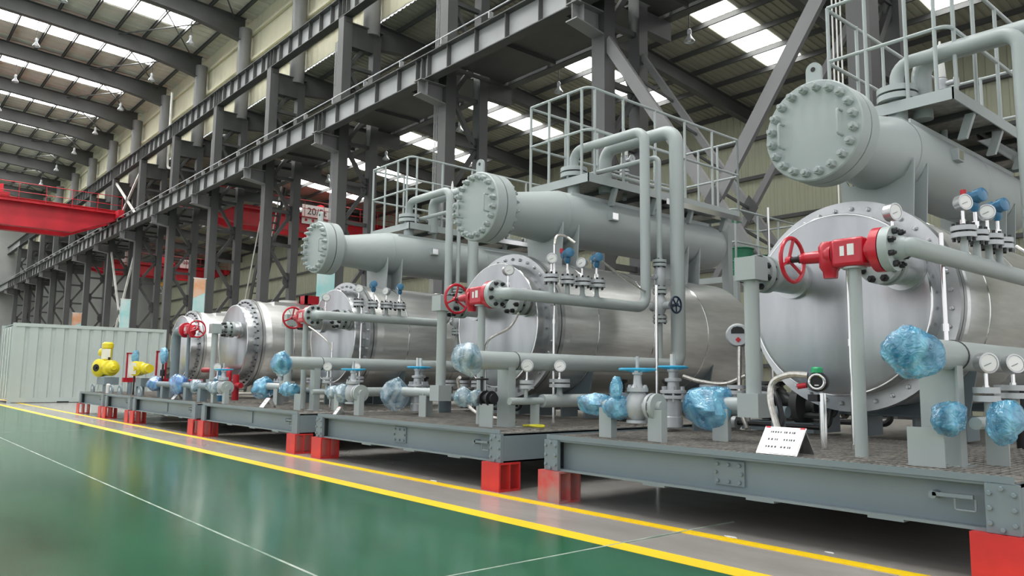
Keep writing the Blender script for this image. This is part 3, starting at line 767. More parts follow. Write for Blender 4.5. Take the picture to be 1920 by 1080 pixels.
def wrap(c, rad, lab, seed, m='blue_film', group='plastic wrapped pipe ends', amp=0.16, inner='black_steel', axis=(0, 1, 0)):
    c = Vector(c)
    t = thing('plastic_wrap', c-Vector((0, 0, rad[2])), lab, 'plastic wrap', group)
    MB().lump(c, rad, seed, amp).build('film', m, t)
    a = Vector(axis); q = 0.72*min(rad)
    MB().lathe(c-a*0.03, a, [(0, q*0.4), (0, q), (0.06, q), (0.06, q*0.4)], 20).build('flange_inside', inner, t)
    return t

def small_riser(x, y, cx, sk):
    t = thing('valve_riser', (x, y, 1.25), 'slim grey vertical pipe with stacked valves and navy handwheel on %s' % sk, 'pipe', 'slim valve risers')
    MB().path([(x, y, 1.25), (x, y, 1.70)], 0.03).path([(x, y, 2.40), (x, y, 3.72), (cx+0.1, y, 3.72)], 0.032, 0.08, 12).build('pipe_run', 'grey_paint', t)
    b = MB()
    for z in (1.72, 2.07, 2.40): flange_v(b, (x, y, z), 0.085)
    b.build('flange', 'grey_paint', t)
    k = MB()
    for z in (1.72, 2.07, 2.40):
        for i in range(6):
            a = 2*math.pi*i/6; k.cyl((x+0.066*math.cos(a), y+0.066*math.sin(a), z-0.055), (x+0.066*math.cos(a), y+0.066*math.sin(a), z+0.055), 0.011, 6)
    k.build('stud_bolts', 'black_steel', t)
    MB().lathe((x, y, 1.74), (0, 0, 1), [(0, 0.04), (0.06, 0.06), (0.12, 0.085), (0.2, 0.085), (0.25, 0.06), (0.31, 0.045)], 20).cyl((x, y, 1.88), (x+0.16, y, 1.88), 0.045, 14).cyl((x, y, 1.88), (x-0.12, y, 1.88), 0.06, 14).build('gate_body', 'valve_silver', t)
    MB().lathe((x, y, 2.09), (0, 0, 1), [(0, 0.05), (0.04, 0.07), (0.20, 0.07), (0.29, 0.05)], 20).cyl((x, y, 2.24), (x-0.1, y, 2.24), 0.035, 12).cyl((x, y-0.11, 2.22), (x, y, 2.22), 0.03, 12).build('check_body', 'valve_silver', t)
    MB().cyl((x+0.16, y, 1.88), (x+0.24, y, 1.88), 0.014, 8).build('stem', 'black_steel', t)
    handwheel(t, (x+0.24, y, 1.88), (1, 0, 0), 0.095, 0.012, 'wheel_navy', 5, 0.02)
    return t

def instrument_row(xp, ys, z, sk, big=True):
    for i, y in enumerate(ys):
        tall = i in (1, 3)
        nm = ['steel pressure gauge', 'blue transmitter', 'steel pressure gauge', 'blue transmitter']
        t = thing('instrument_nozzle', (xp, y, z+0.05), 'flanged instrument nozzle on the grey pipe of %s, %s from the valve' % (sk, ordinal(i)), 'flange', 'instrument nozzles on the loop pipes')
        ro = 0.082 if i < 2 else 0.10
        MB().lathe((xp, y, z+0.04), (0, 0, 1), [(0, 0.05 if i > 1 else 0.03), (0.04, 0.026), (0.16, 0.024)], 16).build('stub', 'grey_paint', t)
        b = MB(); flange_v(b, (xp, y, z+0.21), ro); b.build('flange', 'valve_silver', t)
        k = MB()
        for q in range(6):
            a = 2*math.pi*q/6+0.3; k.cyl((xp+ro*0.74*math.cos(a), y+ro*0.74*math.sin(a), z+0.145), (xp+ro*0.74*math.cos(a), y+ro*0.74*math.sin(a), z+0.275), 0.012, 6)
        k.build('stud_bolts', 'black_steel', t)
        zt = z+0.25
        if i in (0, 2):
            gauge((xp, y, zt+0.17), (0.85, -0.5, 0.05) if i == 0 else (0.35, -0.93, 0.1), 0.058, 'round steel gauge on the %s instrument nozzle of %s' % (ordinal(i), sk), stem=0.15)
        else:
            q = thing('pressure_transmitter', (xp, y, zt), 'blue pressure transmitter on the %s instrument nozzle of %s' % (ordinal(i), sk), 'transmitter', 'blue transmitters on the skids')
            MB().cyl((xp, y, zt), (xp, y, zt+0.16), 0.014, 10).lathe((xp, y, zt+0.02), (0, 0, 1), [(0, 0.024), (0.05, 0.024)], 8).build('stem', 'chrome', q)
            MB().lathe((xp-0.07, y+0.02, zt+0.24), (0.9, -0.35, 0.1), [(0, 0.045), (0.01, 0.052), (0.05, 0.052), (0.055, 0.042), (0.095, 0.042), (0.10, 0.052), (0.15, 0.052), (0.155, 0.045)], 20).build('housing', 'transmitter_blue', q)
            MB().lathe((xp, y, zt+0.14), (0, 0, 1), [(0, 0.02), (0.03, 0.036), (0.07, 0.036)], 14).build('neck', 'transmitter_blue', q)
            if i == 1 and big: MB().cyl((xp-0.06, y-0.03, zt+0.26), (xp-0.06, y-0.03, zt+0.31), 0.02, 10).build('red_cap', 'red_print', q)

def box_post(px_, py_, xb, sk, y2=5.48):
    t = thing('riser_pipe', (px_, py_, 0.7), 'grey vertical pipe between two square elbow boxes at the front of %s' % sk, 'pipe', 'square boxed riser pipes')
    MB().cyl((px_, py_, 0.9), (px_, py_, 1.80), 0.058, 20).build('pipe_run', 'grey_paint', t)
    for z in (0.815, 1.865):
        o = MB().box(px_-0.09, px_+0.09, py_-0.09, py_+0.09, z-0.09, z+0.09).build('elbow_box', 'grey_paint', t)
    MB().cyl((xb, py_, 0.815), (px_-0.09, py_, 0.815), 0.058, 18).build('inlet_pipe', 'grey_paint', t)
    MB().cyl((px_, py_+0.09, 1.86), (px_, y2, 1.86), 0.06, 16).build('outlet_pipe', 'grey_paint', t)
    x = px_-0.26
    MB().box(x-0.006, x+0.006, py_-0.07, py_+0.07, ZD, 0.80).box(x-0.07, x+0.07, py_-0.075, py_-0.063, ZD, 0.78).build('pipe_support', 'grey_paint', t)
    return t

def gate_valve_h(x, y, z, lab, sk, wheel=0.14, m='valve_silver'):
    """gate valve on an X-running pipe, vertical stem, horizontal wheel"""
    t = thing('gate_valve', (x, y, z-0.16), lab, 'valve', 'silver gate valves with blue wheels')
    MB().lathe((x, y, z-0.13), (0, 0, 1), [(0, 0.09), (0.02, 0.09), (0.025, 0.055), (0.06, 0.085), (0.13, 0.10), (0.2, 0.085), (0.24, 0.06), (0.245, 0.085), (0.275, 0.085)], 24).build('body', m, t)
    MB().cyl((x-0.15, y, z), (x+0.15, y, z), 0.055, 18).build('run', m, t)
    f = MB()
    for d in (-0.15, 0.15): f.ring((x+d-0.014, y, z), (1, 0, 0), 0.105, 0.01, 0.028, 24)
    f.build('flange', m, t)
    fb = MB()
    for k in range(8):
        a = 2*math.pi*(k+0.5)/8
        for d, q in ((0.164, 1), (-0.164, -1)): fb.hexb((x+d, y+0.085*math.cos(a), z+0.085*math.sin(a)), (q, 0, 0), 0.014, 0.02, 0.012)
    for k in range(6):
        a = 2*math.pi*k/6; fb.hexb((x+0.07*math.cos(a), y+0.07*math.sin(a), z+0.145), (0, 0, 1), 0.012, 0.016, 0.01)
    fb.build('bolts', m, t)
    MB().lathe((x, y, z+0.145), (0, 0, 1), [(0, 0.055), (0.03, 0.035), (0.10, 0.03), (0.105, 0.04), (0.14, 0.04), (0.145, 0.015), (0.25, 0.013)], 14).build('bonnet', m, t)
    handwheel(t, (x, y, z+0.29), (0, 0, 1), wheel, 0.011, 'wheel_blue', 5, 0.03, dish=0.02)
    return t

def rising_gate(x, y, lab, z=0.72):
    t = thing('gate_valve', (x, y, 0.56), lab, 'valve', 'rising stem gate valves with blue wheels')
    m = 'valve_silver'
    MB().lathe((x, y, 0.56), (0, 0, 1), [(0, 0.07), (0.01, 0.08), (0.10, 0.08), (0.11, 0.07), (0.26, 0.07), (0.27, 0.115), (0.30, 0.115), (0.30, 0.05), (0.32, 0.115), (0.345, 0.115), (0.35, 0.05), (0.42, 0.045), (0.43, 0.07), (0.455, 0.07), (0.46, 0.035), (0.51, 0.035), (0.52, 0.045), (0.54, 0.045)], 20).build('body', m, t)
    b = MB()
    for k in range(6):
        a = 2*math.pi*k/6+0.2; b.cyl((x+0.095*math.cos(a), y+0.095*math.sin(a), 0.80), (x+0.095*math.cos(a), y+0.095*math.sin(a), 0.94), 0.013, 6)
    b.build('bolts', m, t)
    MB().cyl((x, y, 1.10), (x, y, 1.24), 0.02, 10).build('stem', 'tube_white', t)
    handwheel(t, (x, y, 1.12), (0, 0, 1), 0.125, 0.012, 'wheel_blue', 5, 0.03, dish=0.02)
    return t

def placard(x, y, lab, w=0.24, rows=3, sc=1.0):
    h = 0.19*sc; w *= sc
    t = thing('placard', (x, y, ZD), lab, 'sign', 'white placards leaning on the skid decks')
    a = math.radians(38); d = Vector((0, math.sin(a), math.cos(a))); c = Vector((x, y, ZD))
    MB().bar(c, c+d*h, w, 0.008, up=(0, -math.cos(a), math.sin(a))).build('backing', 'stainless_flange', t)
    n = Vector((0, -math.cos(a), math.sin(a)))
    pp = MB().bar(c+d*0.006+n*0.005, c+d*(h-0.004)+n*0.005, w*0.96, 0.002, up=n).build('paper', 'label_white', t)
    ink = MB()
    random.seed(int(x*100))
    for r in range(rows):
        q = c+d*(h*(0.80-0.27*r))+n*0.0068; xx = -w*0.30
        while xx < w*0.32:
            L = random.choice((0.008, 0.011, 0.014))*sc
            if not (-w*0.05 < xx < w*0.02): ink.bar(q+Vector((xx, 0, 0))-d*0.006*sc, q+Vector((xx, 0, 0))+d*0.006*sc, L*0.7, 0.0008, up=n)
            xx += L*1.5
    ink.build('print_marks', 'ink', pp)
    for s in (-1, 1): MB().bar(c+d*(h-0.012)+n*0.0068+Vector((s*w*0.42, 0, 0)), c+d*h+n*0.0068+Vector((s*w*0.42, 0, 0)), 0.03*sc, 0.0008, up=n).build('red_corner', 'red_print', pp)
    MB().bar(c+d*h, Vector((x, y+0.22*sc, ZD)), w*0.9, 0.006, up=(0, 1, 0.3)).build('prop', 'stainless_flange', t)

def pole(x, y, z0, z1, lab, r=0.014, m='chrome', name='conduit_pole'):
    MB().cyl((x, y, z0), (x, y, z1), r, 10).lathe((x, y, z0), (0, 0, 1), [(0, r*1.7), (0.04, r*1.7)], 10).lathe((x, y, z0+(z1-z0)*0.55), (0, 0, 1), [(0, r*1.4), (0.05, r*1.4)], 10).build(name, m, label=lab, cat='conduit', group='shiny conduit poles on the skids')

def hose(pts, lab, r=0.014, m='hose_steel'):
    MB().spline(pts, r, 8, 8).build('flexible_hose', m, label=lab, cat='hose', group='braided steel hoses')

def pump_clutter(cx, y, sk):
    """dark pump and motor gear on the deck behind the front piping"""
    t = thing('pump_unit', (cx, y, ZD), 'dark pump and motor unit behind the front piping of %s' % sk, 'pump', 'dark pump units on the skids')
    MB().lathe((cx-0.35, y, 0.80), (1, 0, 0), [(0, 0.1), (0.01, 0.15), (0.3, 0.15), (0.32, 0.11), (0.4, 0.06), (0.45, 0.06)], 20).build('motor', 'black_steel', t)
    f = MB()
    for k in range(16):
        a = 2*math.pi*k/16; f.bar((cx-0.33, y+0.16*math.cos(a), 0.80+0.16*math.sin(a)), (cx-0.06, y+0.16*math.cos(a), 0.80+0.16*math.sin(a)), 0.012, 0.012)
    f.build('cooling_fins', 'black_steel', t)
    MB().lathe((cx+0.1, y, 0.78), (1, 0, 0), [(0, 0.06), (0.02, 0.17), (0.10, 0.18), (0.14, 0.08), (0.2, 0.06), (0.2, 0.09), (0.23, 0.09)], 20).build('pump_casing', 'steel_paint', t)
    MB().path([(cx+0.15, y, 0.9), (cx+0.15, y, 1.15), (cx+0.15, y+0.5, 1.15)], 0.04, 0.08, 10).build('discharge_pipe', 'steel_paint', t)
    MB().box(cx-0.4, cx+0.35, y-0.14, y+0.14, ZD, 0.62).build('base', 'skid_paint', t)

def front_lower(cx, lx, y, sk, seed, film='blue_film', left=True):
    """X-running small bore line at the front left: wrap, gate valve, flange, support"""
    x = cx+lx; z = 0.79
    gate_valve_h(x, y, z, 'silver gate valve with round blue handwheel at front left of %s' % sk, sk)
    wrap((x-0.15, y-0.06, z-0.01), (0.12, 0.10, 0.115), '%s film bundle around the gate valve of %s' % ('clear' if film == 'clear_film' else 'light blue', sk), seed, film, axis=(1, 0, 0), inner='valve_silver')
    if seed == 1: wrap((x-0.12, y-0.12, z+0.13), (0.055, 0.05, 0.10), 'upright twist of blue film standing against the gate valve of %s' % sk, seed+7, film, axis=(0, 0, 1), inner='valve_silver')
    wrap((x-0.48, y, z), (0.19, 0.09, 0.09), 'long %s film bundle left of the gate valve of %s' % ('clear' if film == 'clear_film' else 'blue', sk), seed+1, film, axis=(1, 0, 0), inner='valve_silver')
    t = thing('line_pipe', (x, y, ZD), 'short grey front line pipe through the gate valve of %s' % sk, 'pipe', 'short front line pipes')
    MB().cyl((x-0.62, y, z), (x+0.25, y, z), 0.045, 16).build('pipe_run', 'grey_paint', t)
    MB().ring((x+0.18, y, z), (1, 0, 0), 0.105, 0.01, 0.03, 24).build('flange', 'grey_paint', t)
    for d in (0.24, -0.27):
        MB().box(x+d-0.09, x+d+0.05, y-0.06, y-0.05, ZD, z-0.02).box(x+d+0.045, x+d+0.055, y-0.075, y-0.005, ZD, z-0.02).build('pipe_support', 'grey_paint', t)
    return t

def right_front(bx, sk, seed, film, y=4.72):
    """small wraps and flanged gauge tee near the right front corner"""
    z = 0.80
    wrap((bx-0.42 if seed == 2 else bx+0.06, y, z), (0.10, 0.10, 0.10), 'small %s film bundle under the thick pipe of %s' % ('clear' if film == 'clear_film' else 'blue', sk), seed+20, film, axis=(1, 0, 0))
    wrap((bx-0.24 if seed == 2 else bx+0.34, y, z), (0.085, 0.085, 0.085 if seed == 2 else 0.13), '%s film bundle at the right front corner of %s' % ('silvery clear' if film == 'clear_film' else 'bright blue', sk), seed+21, film, axis=(1, 0, 0))

SK = {1: 'the nearest skid', 2: 'the second-nearest skid', 3: 'the third-nearest skid', 4: 'the fourth-nearest skid'}
P = {1: dict(cx=-3.04, x0=-4.79, x1=-1.34, vx=-2.37, bx=-1.80, lx=-1.02, dy=0.25, ball=-3.72, bp=-3.33, ly=4.80, yn=7.42, px=(-0.62, 0.54, 7.28), film='blue_film', ballf='blue_film'),
     2: dict(cx=-7.14, x0=-8.92, x1=-5.36, vx=-6.33, bx=-5.80, lx=-1.45, dy=0.0, ball=-8.42, bp=-7.46, ly=4.78, yn=7.17, px=(-0.74, 0.41, 7.02), film='clear_film', ballf='clear_film'),
     3: dict(cx=-11.22, x0=-13.0, x1=-9.45, vx=-10.42, bx=-9.90, lx=-1.55, dy=-0.03, ball=-12.5, bp=-11.62, ly=4.72, yn=7.22, px=(-1.1, 0.20, 7.1), film='clear_film', ballf='blue_film')}
for i in (1, 2, 3):
    p = P[i]; sk = SK[i]; cx = p['cx']
    skid_frame(p['x0'], p['x1'], 'blue-grey steel skid frame carrying %s' % {1: 'the nearest equipment set', 2: 'the second equipment set from the right', 3: 'the third equipment set from the right'}[i], sk, i < 3, worn=(i == 1))
    yn = p['yn']; upper_exchanger(cx, 5.52+p['dy'], sk, yn, i < 3)
    lower_shell(cx, 6.05+p['dy']*0.8, sk, True)
    access_platform(cx+p['px'][0], cx+p['px'][1], p['px'][2], 10.45, sk)
    red_valve(p['vx'], sk)
    valve_post(p['vx'], sk)
    xp = loop_pipe(p['vx'], cx, yn, sk, xoff=0.40 if i > 1 else 0.36)
    big_pipe(p['bx'], cx, sk)
    if i != 1: small_riser(cx+1.27, 7.36, cx, sk)
    instrument_row(xp, [5.62, 5.86, 6.09, 6.32] if i > 1 else [5.90, 6.14, 6.38, 6.60], 1.85, sk, i < 3)
    box_post(p['bp'], 5.30, p['ball'], sk)
    wrap((p['ball'], 5.28, 0.79), (0.19, 0.175, 0.19), 'big round ball of %s plastic film at the front of %s' % ('clear' if p['ballf'] == 'clear_film' else 'blue', sk), i*5, p['ballf'], axis=(1, 0, 0), amp=0.10)
    wrap((p['bx'], 4.42, 1.165), (0.155, 0.13, 0.15), '%s plastic film over the thick pipe end of %s' % ('crumpled blue' if i != 2 else 'pale clear blue', sk), i*3+1, 'clear_film' if i == 2 else 'blue_film')
    front_lower(cx, p['lx'], p['ly'], sk, i, p['film'])
    right_front(p['bx'], sk, 2 if i > 1 else 3, p['film'] if i != 3 else 'blue_film')
    gauge((p['vx']+0.16, 5.22, 2.13), (0.95, -0.3, 0), 0.06, 'round steel gauge standing above the red valve flange of %s' % sk, stem=0.16)
    nv = thing('needle_valve', (p['vx']+0.16, 5.22, 1.93), 'needle valve with blue knob below the gauge by the red valve of %s' % sk, 'valve', 'needle valves by the red valves')
    MB().cyl((p['vx']+0.16, 5.22, 1.85), (p['vx']+0.16, 5.22, 1.98), 0.016, 10).cyl((p['vx']+0.16, 5.22, 1.95), (p['vx']+0.05, 5.22, 1.95), 0.009, 8).build('body', 'chrome', nv)
    MB().lathe((p['vx']+0.03, 5.22, 1.95), (1, 0, 0), [(0, 0.028), (0.014, 0.028)], 14).build('knob', 'wheel_navy', nv)
    gauge((p['bx']+0.17, 5.0 if i == 1 else 5.02, 1.12), (0.8, -0.6, 0), 0.06, 'round steel gauge beside the thick pipe of %s' % sk, stem=0.16)
    gauge((p['bx']+0.17, 5.46, 1.12), (0.75, -0.6, 0.2), 0.06, 'second round gauge further back along the thick pipe of %s' % sk, stem=0.14)
    # tall flanged nozzle pair under the gauges
    tn = thing('flanged_tee', (p['bx'], 5.4, 0.8), 'grey pipe tee with two stacked flanges under the gauges of %s' % sk, 'pipe', 'flanged tees beside the thick pipes')
    b = MB(); flange_v(b, (p['bx']+0.17, 5.02 if i > 1 else 5.0, 0.94), 0.07); flange_v(b, (p['bx']+0.17, 5.46, 0.955), 0.105); b.build('flange', 'valve_silver', tn)
    MB().cyl((p['bx']+0.17, 5.01, 0.79), (p['bx']+0.17, 5.01, 0.93), 0.02, 10).lathe((p['bx']+0.17, 5.46, 0.80), (0, 0, 1), [(0, 0.06), (0.06, 0.03), (0.16, 0.03)], 12).cyl((p['bx']+0.17, 4.80, 0.78), (p['bx']+0.17, 5.25, 0.78), 0.035, 12).cyl((p['bx']+0.17, 5.22, 0.78), (p['bx']+0.17, 5.9, 0.78), 0.065, 16).build('pipe_run', 'grey_paint', tn)
    MB().box(p['bx']-0.16, p['bx']+0.04, 4.70, 4.712, ZD, 0.75).box(p['bx']+0.11, p['bx']+0.23, 5.12, 5.132, ZD, 0.75).build('pipe_support', 'grey_paint', tn)
    # back gate valves
    for k, (dx, yy) in enumerate(((-1.60, 6.02), (-1.48, 5.86))):
        if i == 1: rising_gate(cx+dx, yy-0.02*k, 'tall blue wheel gate valve, %s of the pair at left of %s' % (['rear', 'front'][k], sk))
        else: rising_gate(cx-1.28+0.14*k, 5.46-0.14*k+0.2, 'tall blue wheel gate valve, %s of the pair behind film ball of %s' % (['rear', 'front'][k], sk))
    pump_clutter(cx-0.95, 6.9, sk)
    # low pressure pipe manifold on the deck behind
    mf = thing('deck_manifold', (cx-0.9, 5.7, ZD), 'dark flanged manifold on the deck behind the front valves of %s' % sk, 'manifold', 'deck manifolds')
    MB().cyl((cx-1.5, 6.15, 0.74), (cx-0.5, 6.15, 0.74), 0.05, 14).build('header', 'skid_paint', mf)
    for q in (-1.3, -1.0, -0.7):
        b = MB(); flange_v(b, (cx+q, 6.15, 0.92), 0.085); b.cyl((cx+q, 6.15, 0.74), (cx+q, 6.15, 0.9), 0.04, 12); b.build('branch_flange', 'valve_silver', mf)
    MB().box(cx-1.42, cx-1.4, 6.05, 6.25, ZD, 0.72).box(cx-0.6, cx-0.58, 6.05, 6.25, ZD, 0.72).build('legs', 'skid_paint', mf)
    # crowded dark deck piping under the vessels
    dp = thing('deck_piping', (cx-0.4, 7.2, ZD), 'crowded dark deck piping with flanges under the vessel of %s' % sk, 'piping', 'dark deck piping under the vessels')
    rr = random.Random(i)
    for q in range(7):
        yy = 6.55+0.3*q; zz = 0.60+0.09*(q % 4); xx = cx-1.55+0.12*(q % 3)
        MB().path([(xx, yy, zz), (cx-0.35-0.1*(q % 2), yy, zz), (cx-0.35-0.1*(q % 2), yy+0.12, zz+0.28)], 0.022+0.008*(q % 3), 0.06, 8).build('pipe', 'steel_paint' if q % 2 else 'black_steel', dp)
        MB().ring((xx+0.25+0.1*q % 0.4, yy, zz), (1, 0, 0), 0.065, 0.01, 0.045, 14).build('flange', 'valve_silver' if q % 3 == 0 else 'black_steel', dp)
    for q, (dx, yy) in enumerate(((-1.45, 6.75), (-1.15, 7.1), (-1.5, 7.5), (1.05, 6.9), (1.2, 7.6))):
        MB().lathe((cx+dx, yy, ZD-0.02), (0, 0, 1), [(0, 0.07), (0.25, 0.07), (0.27, 0.10), (0.31, 0.10), (0.32, 0.05), (0.44, 0.045), (0.46, 0.08), (0.49, 0.08)], 14).build('standpipe', 'black_steel' if q % 2 else 'steel_paint', dp)
    # tall safety valve on the platform
    sv = thing('safety_valve', (cx+0.06, 8.35, 3.66), 'spring safety valve with pointed white cap on the platform of %s' % sk, 'valve', 'safety valves on the platforms')
    x, y = cx+0.06, 8.12+p['dy']
    MB().cyl((x, y, 3.5), (x, y, 3.86), 0.03, 12).build('inlet', 'grey_paint', sv)
    b = MB(); flange_v(b, (x, y, 3.90), 0.07); flange_v(b, (x, y, 4.0), 0.06); b.build('flange', 'valve_silver', sv)
    MB().lathe((x, y, 4.0), (0, 0, 1), [(0, 0.045), (0.06, 0.055), (0.12, 0.055), (0.14, 0.035)], 16).cyl((x, y, 4.07), (x+0.14, y, 4.07), 0.03, 12).ring((x+0.13, y, 4.07), (1, 0, 0), 0.06, 0.01, 0.02, 16).build('body', 'valve_silver', sv)
    MB().lathe((x, y, 4.14), (0, 0, 1), [(0, 0.045), (0.12, 0.038), (0.34, 0.020), (0.40, 0.008)], 14).build('cap', 'tube_white', sv)
    # thin pipes across the platform
    MB().path([(cx+0.1, 7.55+p['dy'], 3.72), (cx+0.1, 7.75+p['dy'], 3.80), (cx+0.1, 9.4, 3.80)], 0.03, 0.05, 10).build('platform_pipe', 'grey_paint', label='thin grey pipe lying along the platform of %s' % sk, cat='pipe', group='thin pipes on the platforms')
    cb = thing('cable_tray', (cx+0.32, 9.3, 3.45), 'bright cable tray hung under the platform edge of %s' % sk, 'cable tray', 'cable trays under the platforms')
    MB().box(cx+0.28, cx+0.42, 8.6, 10.5, 3.47, 3.475).box(cx+0.28, cx+0.284, 8.6, 10.5, 3.475, 3.55).box(cx+0.416, cx+0.42, 8.6, 10.5, 3.475, 3.55).build('tray', 'chrome', cb)
    for k in range(5): MB().box(cx+0.33, cx+0.37, 8.7+0.42*k, 8.72+0.42*k, 3.55, 3.62).build('hanger', 'steel_paint', cb)
# instrument, hoses, placards
placard(-2.74, 4.60, 'white printed placard with red corners leaning on the nearest skid deck', 0.26, 3, 1.12)
placard(-8.62, 4.56, 'small white placard by the gate valve of the second-nearest skid', 0.13, 2, 0.62)
placard(-10.95, 4.62, 'white placard leaning at front of the third-nearest skid', 0.17, 2, 0.9)
placard(-14.98, 4.62, 'white placard leaning at front of the fourth-nearest skid', 0.2, 2, 0.8)
pole(-2.62, 5.42, ZD, 1.85, 'tall shiny conduit pole just left of the grey valve post on the nearest skid')
pole(-2.05, 5.60, ZD, 2.02, 'tall shiny conduit pole right of the end cover on the nearest skid', 0.016)
pole(-6.02, 5.75, ZD, 2.45, 'tall shiny conduit pole in front of the flange ring of the second skid', 0.014)
pole(-4.95, 6.15, 0.0, 1.95, 'tall shiny conduit pole beside the vertical pipes of the second skid', 0.016)
pole(-6.33, 5.06, ZD, 1.15, 'short shiny conduit pole behind the valve post of the second skid', 0.012)
pole(-10.15, 5.75, ZD, 2.05, 'tall shiny conduit pole in front of the flange ring of the third skid', 0.013)
pole(-10.55, 5.5, ZD, 1.5, 'shiny conduit pole left of the end cover on the third skid', 0.012)
hose([(-6.02, 5.75, 2.45), (-6.05, 5.82, 2.56), (-6.1, 6.0, 2.58), (-6.0, 6.05, 2.5)], 'bent steel tube above the flange ring of the second skid', 0.016)
hose([(-6.33, 5.06, 1.15), (-6.32, 5.08, 1.38), (-6.18, 5.25, 1.52), (-6.1, 5.32, 1.68)], 'thin braided hose rising behind the valve post of the second skid', 0.012)
hose([(-10.55, 5.5, 1.35), (-10.6, 5.45, 1.5), (-10.8, 5.35, 1.66), (-10.95, 5.3, 1.74)], 'thin braided hose rising behind the valve post of the third skid', 0.012)
hose([(-2.62, 5.42, 1.7), (-2.61, 5.40, 1.78), (-2.58, 5.32, 1.86)], 'yellow tipped hose at top of the conduit pole of the nearest skid', 0.012)
hose([(-6.0, 5.2, 0.56), (-6.55, 5.15, 0.62), (-6.75, 5.1, 0.78), (-6.72, 5.0, 0.95), (-6.62, 4.95, 1.0)], 'braided hose looping down beside the valve post of the second skid', 0.018)
hose([(-5.93, 6.40, 2.33), (-5.85, 6.7, 2.15), (-5.86, 7.0, 2.05), (-5.90, 7.12, 2.04)], 'braided hose from the last transmitter to the loop pipe of the second skid')
hose([(-10.0, 7.17, 1.99), (-9.80, 7.02, 1.92), (-9.66, 6.88, 1.66), (-9.68, 6.84, 1.45)], 'braided hose hanging from the loop pipe beside the third skid vessel', 0.02)
hose([(-1.75, 6.1, 1.95), (-1.6, 6.0, 1.80), (-1.62, 5.95, 1.6)], 'braided hose with needle tip hanging below the instruments of the nearest skid', 0.014)
# gas detector on the nearest skid
gd = thing('gas_detector', (-2.78, 5.22, ZD), 'black gas detector with green cap and round display on a pole', 'gas detector')
MB().cyl((-2.78, 5.30, ZD), (-2.78, 5.30, 0.92), 0.026, 14).build('pole', 'chrome', gd)
MB().box(-2.87, -2.80, 5.26, 5.32, 0.86, 0.91).build('clamp', 'black_steel', gd)
bd = MB().lathe((-2.82, 5.34, 1.0), (0.35, -0.94, 0), [(0, 0.05), (0.02, 0.07), (0.10, 0.07), (0.11, 0.062), (0.14, 0.062)], 24).build('housing', 'black_steel', gd)
MB().torus((-2.7690, 5.2035, 1.0), (0.35, -0.94, 0), 0.050, 0.010, 24, 8).build('bezel', 'chrome', bd)
MB().lathe((-2.7710, 5.209, 1.0), (0.35, -0.94, 0), [(0, 0.042), (0.003, 0.042)], 20).build('display', 'gasket', bd)
MB().box(-2.782, -2.752, 5.196, 5.2035, 0.972, 0.980).build('brand_strip', 'label_white', bd)
MB().lathe((-2.80, 5.27, 1.065), (0, 0, 1), [(0, 0.042), (0.03, 0.040), (0.04, 0.03)], 16).build('green_cap', 'cap_green', gd)
MB().cyl((-2.87, 5.25, 0.975), (-2.93, 5.23, 0.965), 0.02, 12).build('red_plug', 'red_print', gd)
hose([(-2.86, 5.25, 1.045), (-2.98, 5.22, 1.05), (-3.10, 5.2, 1.0), (-3.12, 5.18, 0.88), (-3.05, 5.12, 0.72), (-2.95, 5.05, ZD+0.02)], 'thick braided hose curving from the gas detector to the deck', 0.024)
hose([(-3.30, 5.5, 0.55), (-3.22, 5.5, 0.7), (-3.3, 5.55, 0.9), (-3.5, 5.7, 0.95)], 'dark coiled hose on the deck behind the boxed riser of the nearest skid', 0.022, 'black_steel')
# flow transmitter between skid one and two
ft = thing('flow_transmitter', (-4.28, 6.55, 0), 'round grey flow transmitter head on a stem between the two nearest skids', 'transmitter')
MB().cyl((-4.22, 6.60, ZD), (-4.22, 6.60, 1.33), 0.025, 10).build('stem', 'hose_steel', ft)
MB().lathe((-4.20, 6.66, 1.42), (0.75, 0.66, 0), [(0, 0.09), (0.03, 0.13), (0.22, 0.13), (0.25, 0.10)], 28).build('body', 'valve_silver', ft)
hd = MB().lathe((-4.34, 6.66, 1.44), (0.5, -0.866, 0), [(0, 0.085), (0.02, 0.115), (0.13, 0.115), (0.15, 0.10)], 28).build('head', 'valve_silver', ft)
wn = MB(); wp = [(-0.062, 0.0), (0.062, 0.0), (0.062, 0.035), (0.04, 0.062), (0.0, 0.07), (-0.04, 0.062), (-0.062, 0.035)]
wn.v = [Vector((-4.34, 6.66, 1.455))+Vector((0.5, -0.866, 0))*q+Vector((0.866, 0.5, 0))*a_+Vector((0, 0, c_)) for q in (0.148, 0.153) for a_, c_ in wp]
wn.f = [tuple(range(7)), tuple(range(13, 6, -1))]+[(i, i+7, (i+1) % 7+7, (i+1) % 7) for i in range(7)]
wn.build('window', 'gasket', hd)
MB().lathe((-4.262, 6.533, 1.395), (0.5, -0.866, 0), [(0, 0.028), (0.006, 0.028)], 4).build('red_print', 'red_print', hd)
hose([(-4.26, 6.55, 1.33), (-4.25, 6.52, 1.0), (-4.20, 6.45, 0.75), (-4.10, 6.4, 0.56)], 'braided hose dropping from the round flow transmitter to the deck', 0.022)
hose([(-4.20, 6.55, 1.05), (-4.40, 6.5, 0.97), (-4.65, 6.45, 0.99), (-4.82, 6.4, 1.04)], 'braided hose running sideways below the round flow transmitter', 0.02)
hose([(-5.62, 5.05, 0.545), (-5.52, 5.0, 0.55), (-5.44, 5.06, 0.545), (-5.5, 5.12, 0.55), (-5.6, 5.1, 0.55), (-5.66, 5.0, 0.545)], 'yellow cable coiled on the deck of the second skid', 0.010, 'cable_yellow')
